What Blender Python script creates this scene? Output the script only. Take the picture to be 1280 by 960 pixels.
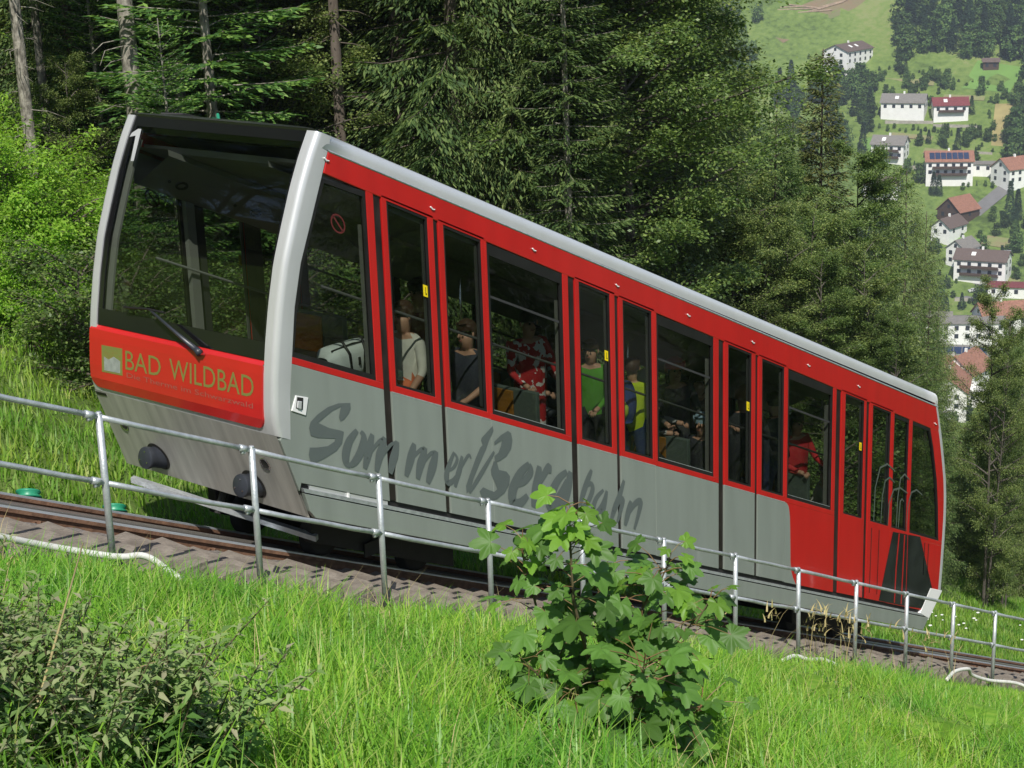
import bpy, bmesh, math, random
import numpy as np
from mathutils import Vector, Matrix
R_ = math.radians
for o in list(bpy.data.objects): bpy.data.objects.remove(o)
scene = bpy.context.scene
COL = scene.collection

# ------------------------------------------------------------------ camera
CAM_Z = 1.65                                   # eye height above the grass
cam_d = bpy.data.cameras.new('camera'); cam = bpy.data.objects.new('camera', cam_d); COL.objects.link(cam)
_r = Vector((0.65190, -0.75759, -0.03306)); _d = Vector((-0.22823, -0.15445, -0.96128)); _f = Vector((0.72314, 0.63420, -0.27359))
cam.matrix_world = Matrix(((_r.x, -_d.x, -_f.x, 0), (_r.y, -_d.y, -_f.y, 0), (_r.z, -_d.z, -_f.z, CAM_Z), (0, 0, 0, 1)))
cam_d.sensor_width = 36; cam_d.lens = 2130.57 / 1280 * 36; cam_d.clip_start = .1; cam_d.clip_end = 6000
scene.camera = cam

# ------------------------------------------------------------------ sky, sun, exposure
SUN_TO = Vector((-.475, -.400, .785)).normalized()          # towards the sun: behind the camera, high
world = bpy.data.worlds.new('World'); scene.world = world; world.use_nodes = True
wn = world.node_tree; bg = wn.nodes['Background']
sky = wn.nodes.new('ShaderNodeTexSky'); sky.sky_type = 'NISHITA'; sky.sun_disc = False
sky.sun_elevation = math.asin(SUN_TO.z); sky.sun_rotation = math.atan2(SUN_TO.x, SUN_TO.y); sky.altitude = 600
sky.air_density = 1.0; sky.dust_density = 1.2
wn.links.new(sky.outputs[0], bg.inputs[0]); bg.inputs[1].default_value = .10
sun_d = bpy.data.lights.new('sun', 'SUN'); sun_d.energy = 4.4; sun_d.angle = R_(.53); sun_d.color = (1, .96, .89)
sun = bpy.data.objects.new('sun', sun_d); COL.objects.link(sun)
sun.rotation_euler = SUN_TO.to_track_quat('Z', 'Y').to_euler(); sun.location = SUN_TO * 60
vs = scene.view_settings; vs.view_transform = 'Standard'; vs.look = 'None'; vs.exposure = 0.33; vs.gamma = 1; vs.use_curve_mapping = False
scene.cycles.max_bounces = 8; scene.cycles.transparent_max_bounces = 24; scene.cycles.diffuse_bounces = 3
scene.cycles.glossy_bounces = 3; scene.cycles.transmission_bounces = 4; scene.cycles.volume_bounces = 0

# ------------------------------------------------------------------ the slope
TAN = 0.4533005                                # gradient of the line, falling towards +x
B0 = CAM_Z - 0.3442919                         # height of the handrail line at x = 0
def S(x, y, h):                                # h: height above/below the handrail line at that x
    return (x, y, B0 - TAN * x + h)

# ------------------------------------------------------------------ helpers
WLOC = {}                                      # object name -> world location (no rotations on parents)
def empty(name, loc, label, cat, group=None):
    o = bpy.data.objects.new(name, None); COL.objects.link(o); o.location = loc; o.empty_display_size = .2
    WLOC[o.name] = Vector(loc); tag(o, label, cat, group); return o
def tag(o, label=None, cat=None, group=None, kind=None):
    if label: o['label'] = label
    if cat: o['category'] = cat
    if group: o['group'] = group
    if kind: o['kind'] = kind
    return o
def mesh_np(name, V, F, mats, fm=None, smooth=False):
    """mesh from arrays; F: list of faces or an (n,4)/(n,3) array"""
    me = bpy.data.meshes.new(name)
    if isinstance(F, np.ndarray):
        n, k = F.shape
        me.vertices.add(len(V)); me.vertices.foreach_set('co', np.asarray(V, np.float32).ravel())
        me.loops.add(n * k); me.loops.foreach_set('vertex_index', F.astype(np.int32).ravel())
        me.polygons.add(n); me.polygons.foreach_set('loop_start', np.arange(0, n * k, k, dtype=np.int32))
        if fm is not None: me.polygons.foreach_set('material_index', np.asarray(fm, np.int32))
        if smooth: me.polygons.foreach_set('use_smooth', np.ones(n, bool))
        me.update(calc_edges=True)
    else:
        me.from_pydata([tuple(v) for v in V], [], F)
        if fm is not None:
            for p, m in zip(me.polygons, fm): p.material_index = m
        if smooth:
            for p in me.polygons: p.use_smooth = True
        me.update()
    for m in (mats if isinstance(mats, (list, tuple)) else [mats]): me.materials.append(m)
    return me
def link(name, me, parent=None, loc=None):
    o = bpy.data.objects.new(name, me); COL.objects.link(o)
    if parent is not None: o.parent = parent
    if loc is not None: o.location = loc
    WLOC[o.name] = (WLOC.get(parent.name, Vector()) if parent is not None else Vector()) + Vector(loc or (0, 0, 0))
    return o
class MB:
    def __init__(s): s.v = []; s.f = []; s.m = []; s.sm = []
    def face(s, pts, m=0):
        n = len(s.v); s.v += [tuple(p) for p in pts]; s.f.append(list(range(n, n + len(pts)))); s.m.append(m)
    def hexa(s, p, m=0):                       # 8 points: bottom 4 then top 4
        n = len(s.v); s.v += [tuple(q) for q in p]
        for f in ((0, 3, 2, 1), (4, 5, 6, 7), (0, 1, 5, 4), (1, 2, 6, 5), (2, 3, 7, 6), (3, 0, 4, 7)):
            s.f.append([n + i for i in f]); s.m.append(m)
    def box(s, x0, x1, y0, y1, z0, z1, m=0):
        s.hexa([(x0, y0, z0), (x1, y0, z0), (x1, y1, z0), (x0, y1, z0), (x0, y0, z1), (x1, y0, z1), (x1, y1, z1), (x0, y1, z1)], m)
    def sbox(s, x0, x1, y0, y1, h0, h1, m=0):  # a box that follows the slope, its ends upright
        s.hexa([S(x0, y0, h0), S(x1, y0, h0), S(x1, y1, h0), S(x0, y1, h0), S(x0, y0, h1), S(x1, y0, h1), S(x1, y1, h1), S(x0, y1, h1)], m)
    def prism(s, pts, y0, y1, m=0):            # outline in (x,h), extruded across the car
        n = len(pts); a = len(s.v)
        s.v += [S(x, y0, h) for x, h in pts] + [S(x, y1, h) for x, h in pts]
        s.f.append([a + i for i in range(n)][::-1]); s.m.append(m)
        s.f.append([a + n + i for i in range(n)]); s.m.append(m)
        for i in range(n):
            j = (i + 1) % n; s.f.append([a + i, a + j, a + n + j, a + n + i]); s.m.append(m)
    def ring(s, outer, inner, y0, y1, m=0):    # frame between two outlines with the same number of points
        n = len(outer); a = len(s.v)
        for L, y in ((outer, y0), (inner, y0), (outer, y1), (inner, y1)): s.v += [S(x, y, h) for x, h in L]
        for i in range(n):
            j = (i + 1) % n
            for q in ((i, j, n + j, n + i), (2*n + i, 3*n + i, 3*n + j, 2*n + j), (i, 2*n + i, 2*n + j, j), (n + i, n + j, 3*n + j, 3*n + i)):
                s.f.append([a + k for k in q]); s.m.append(m)
    def tube(s, pts, r, n=8, m=0, cap=True):
        pts = [Vector(p) for p in pts]; rs = r if isinstance(r, (list, tuple)) else [r] * len(pts)
        a = len(s.v); t0 = (pts[1] - pts[0]).normalized()
        ref = Vector((0, 0, 1)) if abs(t0.z) < .9 else Vector((1, 0, 0))
        u = t0.cross(ref).normalized()
        for i, p in enumerate(pts):
            t = (pts[min(i + 1, len(pts) - 1)] - pts[max(i - 1, 0)]).normalized()
            u = (u - t * u.dot(t)).normalized(); w = t.cross(u)
            for k in range(n):
                c = 2 * math.pi * k / n; s.v.append(tuple(p + (u * math.cos(c) + w * math.sin(c)) * rs[i]))
        for i in range(len(pts) - 1):
            for k in range(n):
                k2 = (k + 1) % n; s.f.append([a + i*n + k, a + i*n + k2, a + (i+1)*n + k2, a + (i+1)*n + k]); s.m.append(m)
        if cap:
            s.f.append([a + k for k in range(n)][::-1]); s.m.append(m)
            e = a + (len(pts) - 1) * n; s.f.append([e + k for k in range(n)]); s.m.append(m)
    def loft(s, rows, m=0, closed=False):      # rows of equally many points
        a = len(s.v); n = len(rows[0])
        for r in rows: s.v += [tuple(p) for p in r]
        for i in range(len(rows) - 1):
            for k in range(n if closed else n - 1):
                k2 = (k + 1) % n; s.f.append([a + i*n + k, a + i*n + k2, a + (i+1)*n + k2, a + (i+1)*n + k]); s.m.append(m)
    def ball(s, c, rx, ry=None, rz=None, n=10, m=0):
        ry = ry or rx; rz = rz or rx; rows = []
        for i in range(n // 2 + 1):
            p = math.pi * i / (n // 2)
            rows.append([(c[0] + rx * math.sin(p) * math.cos(2*math.pi*k/n), c[1] + ry * math.sin(p) * math.sin(2*math.pi*k/n), c[2] + rz * math.cos(p)) for k in range(n)])
        s.loft(rows, m, True)
    def build(s, name, mats, parent=None, smooth=False, bevel=0, kind=None, angle=None):
        off = WLOC.get(parent.name, Vector()) if parent is not None else Vector()
        V = [(a - off.x, b - off.y, c - off.z) for a, b, c in s.v]
        me = mesh_np(name, V, s.f, mats, s.m, smooth)
        o = link(name, me, parent)
        if bevel:
            md = o.modifiers.new('edge', 'BEVEL'); md.width = bevel; md.segments = 2; md.limit_method = 'ANGLE'; md.angle_limit = R_(40)
        if kind: o['kind'] = kind
        return o

# ------------------------------------------------------------------ materials
def new_mat(name):
    m = bpy.data.materials.new(name); m.use_nodes = True; nt = m.node_tree
    return m, nt, nt.nodes['Principled BSDF'], nt.nodes['Material Output']
def pmat(name, col, rough=.5, metal=0, var=.12, scale=3., bump=0., bscale=40., spec=.5, coat=0, col2=None, detail=5, stretch=None):
    m, nt, b, out = new_mat(name); N = nt.nodes; L = nt.links
    tc = N.new('ShaderNodeTexCoord'); nz = N.new('ShaderNodeTexNoise'); nz.inputs['Scale'].default_value = scale; nz.inputs['Detail'].default_value = detail
    src = tc.outputs['Object']
    if stretch:
        mp = N.new('ShaderNodeMapping'); mp.inputs['Scale'].default_value = stretch; L.new(src, mp.inputs[0]); src = mp.outputs[0]
    L.new(src, nz.inputs['Vector'])
    rp = N.new('ShaderNodeValToRGB'); rp.color_ramp.elements[0].position = .3; rp.color_ramp.elements[1].position = .7
    c2 = col2 or tuple(min(1, c * (1 + var)) for c in col); c1 = col if col2 else tuple(c * (1 - var) for c in col)
    rp.color_ramp.elements[0].color = (*c1, 1); rp.color_ramp.elements[1].color = (*c2, 1)
    L.new(nz.outputs['Fac'], rp.inputs[0]); L.new(rp.outputs[0], b.inputs['Base Color'])
    b.inputs['Roughness'].default_value = rough; b.inputs['Metallic'].default_value = metal
    b.inputs['Specular IOR Level'].default_value = spec; b.inputs['Coat Weight'].default_value = coat; b.inputs['Coat Roughness'].default_value = .08
    if bump:
        n2 = N.new('ShaderNodeTexNoise'); n2.inputs['Scale'].default_value = bscale; n2.inputs['Detail'].default_value = 6; L.new(src, n2.inputs['Vector'])
        bp = N.new('ShaderNodeBump'); bp.inputs['Strength'].default_value = bump; bp.inputs['Distance'].default_value = .02
        L.new(n2.outputs['Fac'], bp.inputs['Height']); L.new(bp.outputs[0], b.inputs['Normal'])
    return m
def leaf_mat(name, cols, transl=.35, rough=.45, spec=.35, objvar=.15, glow=1.25, patch=0.):
    """foliage: a shade per leaf, some light shining through"""
    m, nt, b, out = new_mat(name); N = nt.nodes; L = nt.links
    g = N.new('ShaderNodeNewGeometry'); rp = N.new('ShaderNodeValToRGB'); e = rp.color_ramp.elements
    while len(e) < len(cols): e.new(.5)
    for i, c in enumerate(cols): e[i].position = i / max(1, len(cols) - 1); e[i].color = (*c, 1)
    L.new(g.outputs['Random Per Island'], rp.inputs[0])
    oi = N.new('ShaderNodeObjectInfo'); mr = N.new('ShaderNodeMapRange'); mr.inputs['To Min'].default_value = 1 - objvar; mr.inputs['To Max'].default_value = 1 + objvar
    L.new(oi.outputs['Random'], mr.inputs['Value'])
    hs = N.new('ShaderNodeHueSaturation'); L.new(rp.outputs[0], hs.inputs['Color']); L.new(mr.outputs[0], hs.inputs['Value'])
    if patch:                                  # drier and lusher patches across the meadow
        tc = N.new('ShaderNodeTexCoord'); nz = N.new('ShaderNodeTexNoise'); nz.inputs['Scale'].default_value = patch; nz.inputs['Detail'].default_value = 4; L.new(tc.outputs['Object'], nz.inputs['Vector'])
        r2 = N.new('ShaderNodeValToRGB'); r2.color_ramp.elements[0].position = .35; r2.color_ramp.elements[1].position = .65; r2.color_ramp.elements[0].color = (.62, .80, .75, 1); r2.color_ramp.elements[1].color = (1.12, 1.02, .95, 1)
        L.new(nz.outputs['Fac'], r2.inputs[0]); mp = N.new('ShaderNodeMixRGB'); mp.blend_type = 'MULTIPLY'; mp.inputs[0].default_value = 1; L.new(hs.outputs[0], mp.inputs[1]); L.new(r2.outputs[0], mp.inputs[2]); hs = mp
    L.new(hs.outputs[0], b.inputs['Base Color']); b.inputs['Roughness'].default_value = rough; b.inputs['Specular IOR Level'].default_value = spec
    tr = N.new('ShaderNodeBsdfTranslucent'); mx = N.new('ShaderNodeMixRGB'); mx.blend_type = 'MULTIPLY'; mx.inputs[0].default_value = 1
    mx.inputs[2].default_value = (1.15 * glow, 1.2 * glow, .55 * glow, 1); L.new(hs.outputs[0], mx.inputs[1]); L.new(mx.outputs[0], tr.inputs['Color'])
    ms = N.new('ShaderNodeMixShader'); ms.inputs[0].default_value = transl
    L.new(b.outputs[0], ms.inputs[1]); L.new(tr.outputs[0], ms.inputs[2]); L.new(ms.outputs[0], out.inputs['Surface'])
    return m
def glass_mat(name, tint, refl=1.5):
    m, nt, b, out = new_mat(name); N = nt.nodes; L = nt.links; N.remove(b)
    t = N.new('ShaderNodeBsdfTransparent'); t.inputs[0].default_value = (*tint, 1)
    g = N.new('ShaderNodeBsdfGlossy'); g.inputs['Roughness'].default_value = .01; g.inputs[0].default_value = (1, 1, 1, 1)
    fr = N.new('ShaderNodeFresnel'); fr.inputs[0].default_value = refl; ms = N.new('ShaderNodeMixShader')
    L.new(fr.outputs[0], ms.inputs[0]); L.new(t.outputs[0], ms.inputs[1]); L.new(g.outputs[0], ms.inputs[2]); L.new(ms.outputs[0], out.inputs['Surface'])
    return m

M = {}
M['red'] = pmat('red_paint', (.50, .014, .013), .30, var=.08, scale=1.6, coat=.7, stretch=(3, 1, .5))
M['grey'] = pmat('grey_paint', (.235, .265, .235), .34, var=.08, scale=1.6, coat=.5, spec=.4, stretch=(3, 1, .4))
M['lettering'] = pmat('dark_grey_foil', (.105, .125, .120), .42, var=.04)
M['silver'] = pmat('silver_paint', (.60, .61, .61), .38, metal=.35, var=.04, coat=.3)
M['steel'] = pmat('brushed_steel', (.50, .49, .45), .42, metal=.4, var=.18, scale=2.2, stretch=(1, 5, .6))
M['rubber'] = pmat('black_rubber', (.012, .011, .011), .45, var=.3, scale=6)
M['seam'] = pmat('black_door_seal', (.020, .015, .014), .38, var=.6, scale=9, stretch=(1, 1, .4))
M['frit'] = pmat('black_glass_border', (.008, .008, .009), .12, var=.1, coat=.5)
M['plastic'] = pmat('black_plastic', (.030, .034, .043), .38, var=.2)
M['inner'] = pmat('interior_grey_panel', (.20, .20, .19), .6, var=.08)
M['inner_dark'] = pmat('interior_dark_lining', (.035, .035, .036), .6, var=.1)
M['wood'] = pmat('orange_wood', (.30, .135, .022), .4, var=.25, scale=5, stretch=(1, 1, 6))
M['chrome'] = pmat('chrome', (.7, .7, .7), .16, metal=1, var=.03)
M['white'] = pmat('plain_white', (.78, .78, .76), .4, var=.03)  # plain white, also standing in for glints and glare
M['gold'] = pmat('gold_green_foil', (.31, .26, .08), .34, metal=.4, var=.5, scale=14, stretch=(1, 1, 3), col2=(.26, .32, .09))
M['faint'] = pmat('faint_grey_foil', (.36, .10, .075), .4, var=.05)
M['under'] = pmat('grimy_underframe', (.014, .013, .012), .7, var=.4, scale=8)
M['yellow'] = pmat('yellow_sticker', (.85, .65, .01), .5, var=.03)
M['glass'] = glass_mat('tinted_pane', (.56, .60, .57), 1.45)
M['windscreen'] = glass_mat('windscreen_pane', (.60, .64, .61), 1.42)
M['galv'] = pmat('galvanised_steel', (.42, .45, .46), .42, metal=.55, var=.25, scale=18, bump=.15, bscale=60, col2=(.60, .63, .64))
M['concrete'] = pmat('weathered_concrete', (.115, .095, .075), .9, var=.3, scale=5, bump=.8, bscale=35, col2=(.25, .215, .175), detail=9)
M['rough_concrete'] = pmat('exposed_aggregate', (.12, .10, .085), .95, var=.3, scale=30, bump=1.0, bscale=60, col2=(.30, .27, .235), detail=9)
M['bed'] = pmat('oily_track_bed', (.030, .024, .020), .85, var=.5, scale=9, bump=.8, bscale=30, col2=(.075, .06, .05))
M['rust'] = pmat('rusty_rail', (.11, .058, .034), .8, var=.4, scale=14, col2=(.22, .12, .07), bump=.3)
M['railhead'] = pmat('polished_rail_head', (.66, .71, .78), .42, metal=.7, var=.08)
M['rope'] = pmat('steel_rope', (.22, .205, .18), .45, metal=.6, var=.4, scale=60, stretch=(9, 1, 1))
M['green'] = pmat('green_enamel', (.02, .24, .13), .4, var=.15)
M['hose'] = pmat('white_hose', (.68, .67, .62), .55, var=.15, scale=14)
M['bark'] = pmat('brown_bark', (.075, .058, .045), .95, var=.4, scale=9, bump=1, bscale=14, col2=(.17, .14, .115), stretch=(1, 1, .25))
M['pale_bark'] = pmat('pale_bark', (.09, .08, .065), .95, var=.4, scale=11, bump=1, bscale=22, col2=(.40, .37, .31), stretch=(1, 1, .5), detail=9)
M['twig'] = pmat('dry_twig', (.12, .09, .065), .9, var=.3)
M['skin'] = pmat('skin', (.50, .28, .19), .55, var=.08)
# ------------------------------------------------------------------ terrain
UX, UY = .883, .469                            # across the valley
_fu = [0, 440, 500, 570, 640, 700, 760, 820, 880, 1000, 1150, 1300, 4000]
_fz = [-165, -160, -158, -155, -144, -128, -109, -87, -60, 12, 92, 112, 118]
_cy = [-400, -60, -5, 0, 4, 9.45, 9.75, 9.95, 10.05, 13.35, 13.55, 14.2, 22, 46, 90, 400]
_ch = [8, 2.0, -1.25, -1.31, -1.22, -1.20, -1.19, -1.3, -1.48, -1.48, -1.20, -1.08, .35, 4.2, 6.5, 10]
def wav(x, y, s, seed=0.):
    return (np.sin(x / s + seed) * np.cos(y / s * 1.13 - seed * .7) + .6 * np.sin(x / s * 2.3 - y / s * 1.7 + seed * 2) + .35 * np.sin(x / s * 4.1 + y / s * 3.7 + 1.3 * seed)) / 1.95
def ground_z(x, y):
    x = np.asarray(x, float); y = np.asarray(y, float)
    h = np.interp(y, _cy, _ch)
    amp = np.where((y > 9.3) & (y < 14.0), 0., np.clip(np.minimum(np.abs(y - 9.3), np.abs(y - 14.)) * .03, 0, .10))
    near = B0 - TAN * x + h + amp * wav(x, y, 1.3) + np.where(np.abs(y - 11.6) > 8, .25 * wav(x, y, 6.0, 2.), 0)
    u = x * UX + y * UY; v = x * UY - y * UX
    far = np.interp(u, _fu, _fz) + 3.0 * wav(u, v, 70., 1.) * np.clip((u - 520) / 120, 0, 1) + np.clip((u - 860) / 300, 0, 1) * 18 * wav(u, v, 160., 3.)
    return np.maximum(near, far)
def gz(x, y): return float(ground_z(x, y))
def bear(px, py=330.):                         # compass bearing (deg from +y) of a picture column at a given height
    v = _r * ((px - 640) / 2130.57) + _d * ((py - 480) / 2130.57) + _f
    return math.degrees(math.atan2(v.x, v.y))
def polar(b, d): return (d * math.sin(R_(b)), d * math.cos(R_(b)))
def grow(a, b, k, n, s0):
    out = [a]; st = s0
    while (out[-1] < b if n > 0 else out[-1] > b): out.append(out[-1] + n * st); st *= k
    return out
xs = grow(-6, -210, 1.22, -1, 1.)[::-1][:-1] + list(np.arange(-6, 62, .7)) + grow(62, 1900, 1.045, 1, 1.2)
ys = grow(-12, -900, 1.2, -1, 1.)[::-1][:-1] + list(np.arange(-12, 4, 1.)) + list(np.arange(4, 9.3, .35)) + [9.45, 9.75, 9.95, 10.05, 11.6, 13.35, 13.55] + list(np.arange(14.2, 30, .5)) + grow(30, 1900, 1.055, 1, .8)
GX, GY = np.meshgrid(np.array(xs), np.array(ys)); GZ = ground_z(GX, GY)
V = np.stack([GX.ravel(), GY.ravel(), GZ.ravel()], 1); nx = len(xs); ny = len(ys)
ii = (np.arange(ny - 1)[:, None] * nx + np.arange(nx - 1)[None]).ravel()
F = np.stack([ii, ii + 1, ii + nx + 1, ii + nx], 1)
cx = GX[:-1, :-1].ravel(); cyy = GY[:-1, :-1].ravel(); uu = cx * UX + cyy * UY
fm = np.zeros(len(F), int)
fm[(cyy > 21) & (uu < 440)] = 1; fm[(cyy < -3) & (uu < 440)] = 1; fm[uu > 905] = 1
def ground_mat(name, c, scale, bump=.5):
    m, nt, b, out = new_mat(name); N = nt.nodes; L = nt.links
    tc = N.new('ShaderNodeTexCoord'); n1 = N.new('ShaderNodeTexNoise'); n1.inputs['Scale'].default_value = scale; n1.inputs['Detail'].default_value = 10; n1.inputs['Roughness'].default_value = .65
    n2 = N.new('ShaderNodeTexNoise'); n2.inputs['Scale'].default_value = .02; n2.inputs['Detail'].default_value = 4
    L.new(tc.outputs['Object'], n1.inputs['Vector']); L.new(tc.outputs['Object'], n2.inputs['Vector'])
    ad = N.new('ShaderNodeMath'); ad.operation = 'ADD'; L.new(n1.outputs['Fac'], ad.inputs[0]); L.new(n2.outputs['Fac'], ad.inputs[1])
    hf = N.new('ShaderNodeMath'); hf.operation = 'MULTIPLY'; hf.inputs[1].default_value = .5; L.new(ad.outputs[0], hf.inputs[0])
    rp = N.new('ShaderNodeValToRGB'); e = rp.color_ramp.elements
    while len(e) < len(c): e.new(.5)
    for i, k in enumerate(c): e[i].position = .38 + .24 * i / (len(c) - 1); e[i].color = (*k, 1)
    L.new(hf.outputs[0], rp.inputs[0]); L.new(rp.outputs[0], b.inputs['Base Color']); b.inputs['Roughness'].default_value = .95; b.inputs['Specular IOR Level'].default_value = .1
    bp = N.new('ShaderNodeBump'); bp.inputs['Strength'].default_value = bump; bp.inputs['Distance'].default_value = .3; L.new(n1.outputs['Fac'], bp.inputs['Height']); L.new(bp.outputs[0], b.inputs['Normal'])
    return m
M['meadow'] = ground_mat('meadow_turf', [(.065, .10, .025), (.12, .18, .042), (.16, .225, .055), (.21, .24, .085)], .35)
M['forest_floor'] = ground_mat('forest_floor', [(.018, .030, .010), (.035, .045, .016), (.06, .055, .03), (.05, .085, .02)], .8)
g = link('ground', mesh_np('ground', V, F, [M['meadow'], M['forest_floor']], fm, True)); g['kind'] = 'structure'

# ------------------------------------------------------------------ staircase beside the track
stairs = empty('concrete_staircase', S(6.8, 10.5, -1.3), 'weathered concrete staircase running between the railing and the near rail', 'staircase')
RUN = .35; rng = random.Random(4)
def step_mesh(seed):
    r = random.Random(seed); b = MB(); y0 = -.46 - r.random() * .03; y1 = .60
    b.box(-.003, RUN + .02, y0, y1, -.36, 0)
    me = mesh_np('step', b.v, b.f, M['concrete']); return me
step_me = [step_mesh(i) for i in range(5)]
for i in range(76):
    x = 3.2 + i * RUN
    o = bpy.data.objects.new('step', step_me[rng.randrange(5)]); COL.objects.link(o); o.parent = stairs
    p = Vector(S(x + RUN / 2, 10.5, -1.12)) - WLOC[stairs.name]
    o.location = (p.x - RUN / 2, p.y + rng.uniform(-.012, .012), p.z + rng.uniform(-.016, .016)); o.rotation_euler = (rng.uniform(-.02, .02), rng.uniform(-.025, .025), rng.uniform(-.035, .035))
    md = o.modifiers.new('edge', 'BEVEL'); md.width = .012; md.segments = 1
b = MB(); r = random.Random(8); rows = []
for i in range(290):                                         # rough kerb that carries the near rail
    x = 3 + i * .1; rows.append([S(x, 11.10 + r.uniform(-.035, .02), -1.30), S(x, 11.11 + r.uniform(-.035, .025), -1.115 + r.uniform(-.015, .01)), S(x, 11.22, -1.095 + r.uniform(-.012, .012)), S(x, 11.345 + r.uniform(-.02, .02), -1.10 + r.uniform(-.01, .012)), S(x, 11.37, -1.3)])
b.loft(rows); tag(b.build('rail_kerb', M['rough_concrete']), kind='structure')

# ------------------------------------------------------------------ track
track = empty('funicular_track', S(6.8, 11.95, -1.3), 'rusty single funicular track with haul rope running downhill under the car', 'track')
X0, X1 = -2, 60
b = MB(); b.sbox(X0, X1, 11.372, 13.45, -1.46, -1.17); b.build('track_bed', M['bed'], track)
for y in (11.45, 12.45):
    b = MB(); b.sbox(X0, X1, y - .065, y + .065, -1.162, -1.145, 0); b.sbox(X0, X1, y - .011, y + .011, -1.145, -1.05, 0)
    b.sbox(X0, X1, y - .036, y + .036, -1.05, -1.016, 0); b.sbox(X0, X1, y - .034, y + .030, -1.018, -1.000, 1)
    b.build('rail', [M['rust'], M['railhead']], track)
def clip_mesh():
    b = MB()
    for sgn in (-1, 1):
        b.box(-.055, .055, sgn * .045 - .03, sgn * .045 + .03, -.012, .012); b.tube([(0, sgn * .06, 0), (0, sgn * .06, .05)], .017, 6)
        b.tube([(-.07, sgn * .05, .01), (-.02, sgn * .03, .035), (.05, sgn * .055, .02)], .012, 5)
    return mesh_np('rail_clip', b.v, b.f, M['rust'])
cm = clip_mesh()
for y in (11.45, 12.45):
    for i in range(40):
        x = 2.0 + i * .86
        o = bpy.data.objects.new('rail_clip', cm); COL.objects.link(o); o.parent = track
        o.location = Vector(S(x, y, -1.135)) - WLOC[track.name]; o.rotation_euler = (0, math.atan(TAN), 0)
for y, h, rr in ((11.83, -1.035, .032), (12.15, -1.075, .026)):
    b = MB(); n = 420
    rows = []
    for i in range(n):                                      # a laid rope: the section turns as it goes
        x = X0 + (X1 - X0) * i / (n - 1); tw = i * .9
        rows.append([S(x, y + rr * (1 + .10 * math.cos(6 * (c - tw * .5))) * math.cos(c), h + rr * 1.08 * math.sin(c)) for c in [2 * math.pi * k / 12 for k in range(12)]])
    b.loft(rows, 0, True); b.build('haul_rope', M['rope'], track, smooth=True)
for y0, y1, h0, h1 in ((11.68, 11.73, -1.17, -1.06), (11.93, 11.98, -1.17, -1.06), (12.62, 12.70, -1.17, -1.08), (13.05, 13.16, -1.17, -1.10)):
    b = MB(); b.sbox(X0, X1, y0, y1, h0, h1); b.build('guide_beam', M['under'], track)
for x in (8.05, 8.95):                                # green rope sheaves at the far side of the bed
    b = MB(); c = Vector(S(x, 12.90, -1.03)); ax = Vector((.15, .35, .9)).normalized(); u = Vector((1, 0, -TAN)).normalized(); w = ax.cross(u)
    rows = []
    for rad, off in ((.03, -.035), (.11, -.035), (.115, -.02), (.09, 0), (.115, .02), (.11, .035), (.03, .035)):
        rows.append([tuple(c + ax * off + (u * math.cos(a) + w * math.sin(a)) * rad) for a in [2 * math.pi * k / 18 for k in range(18)]])
    b.loft(rows, 0, True); b.build('rope_sheave', M['green'], track, smooth=True)

# ------------------------------------------------------------------ handrail
FY = 9.93; FX0 = 6.8268; DX = 1.3662
fence = empty('handrail', S(FX0, FY, -1.2), 'galvanised steel pipe railing with two rails stepping down beside the track', 'railing')
b = MB(); b.tube([(0, 0, -.12), (0, 0, 1.165)], .0265, 12)
b.tube([(0, 0, 1.165), (0, 0, 1.18)], [.0265, .018], 12)
post_me = mesh_np('post', b.v, b.f, M['galv'], smooth=False)
for p in post_me.polygons: p.use_smooth = len(p.vertices) == 4
b = MB()
b.tube([(-.035, 0, .016), (.035, 0, -.016)], .0285, 10); b.box(-.02, .02, -.012, .012, -.045, -.02)
col_me = mesh_np('joint_collar', b.v, b.f, M['galv'], smooth=True)
kr = random.Random(2)
for k in range(-2, 16):
    x = FX0 + k * DX
    o = bpy.data.objects.new('post', post_me); COL.objects.link(o); o.parent = fence; o.location = Vector(S(x, FY, -1.165)) - WLOC[fence.name]
    o.rotation_euler = (kr.uniform(-.008, .008), kr.uniform(-.008, .008), 0)
    for h in (-.02, -.52):
        o = bpy.data.objects.new('joint_collar', col_me); COL.objects.link(o); o.parent = fence; o.location = Vector(S(x - .075, FY, h)) - WLOC[fence.name]
    if k < 15:
        for h in (-.02, -.52):
            b = MB(); pts = [S(x + DX * t, FY + .004 * math.sin(3 * t + k), h - .012 * math.sin(math.pi * t) * kr.random()) for t in (0, .25, .5, .75, 1)]
            b.tube(pts, .0215, 10); b.build('rail', M['galv'], fence, smooth=True)
# ------------------------------------------------------------------ white hose along the foot of the railing
def hose(pts, label):
    from mathutils.geometry import interpolate_bezier
    out = []; P = [Vector(p) for p in pts]
    for i in range(len(P) - 1):
        a = P[max(i - 1, 0)]; c = P[i]; d = P[i + 1]; e = P[min(i + 2, len(P) - 1)]
        out += interpolate_bezier(c, c + (d - a) / 6, d - (e - c) / 6, d, 8)[:-1]
    out.append(P[-1]); b = MB(); b.tube(out, .026, 10); o = b.build('hose', M['hose'], smooth=True); tag(o, label, 'hose'); return o
hose([S(4.6, 9.62, -1.0), S(5.6, 9.68, -1.02), S(6.2, 9.78, -1.06), S(6.7, 9.72, -1.06), S(6.95, 9.70, -1.02), S(7.12, 9.62, -1.12), S(7.25, 9.5, -1.2)], 'white hose lying in the grass at the railing foot uphill of the maple')
hose([S(15.5, 9.60, -1.17), S(15.9, 9.68, -1.10), S(16.2, 9.66, -1.12), S(16.6, 9.70, -1.10), S(17.0, 9.62, -1.18)], 'pale hose end half sunk in grass beside tall dry stalks')
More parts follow.
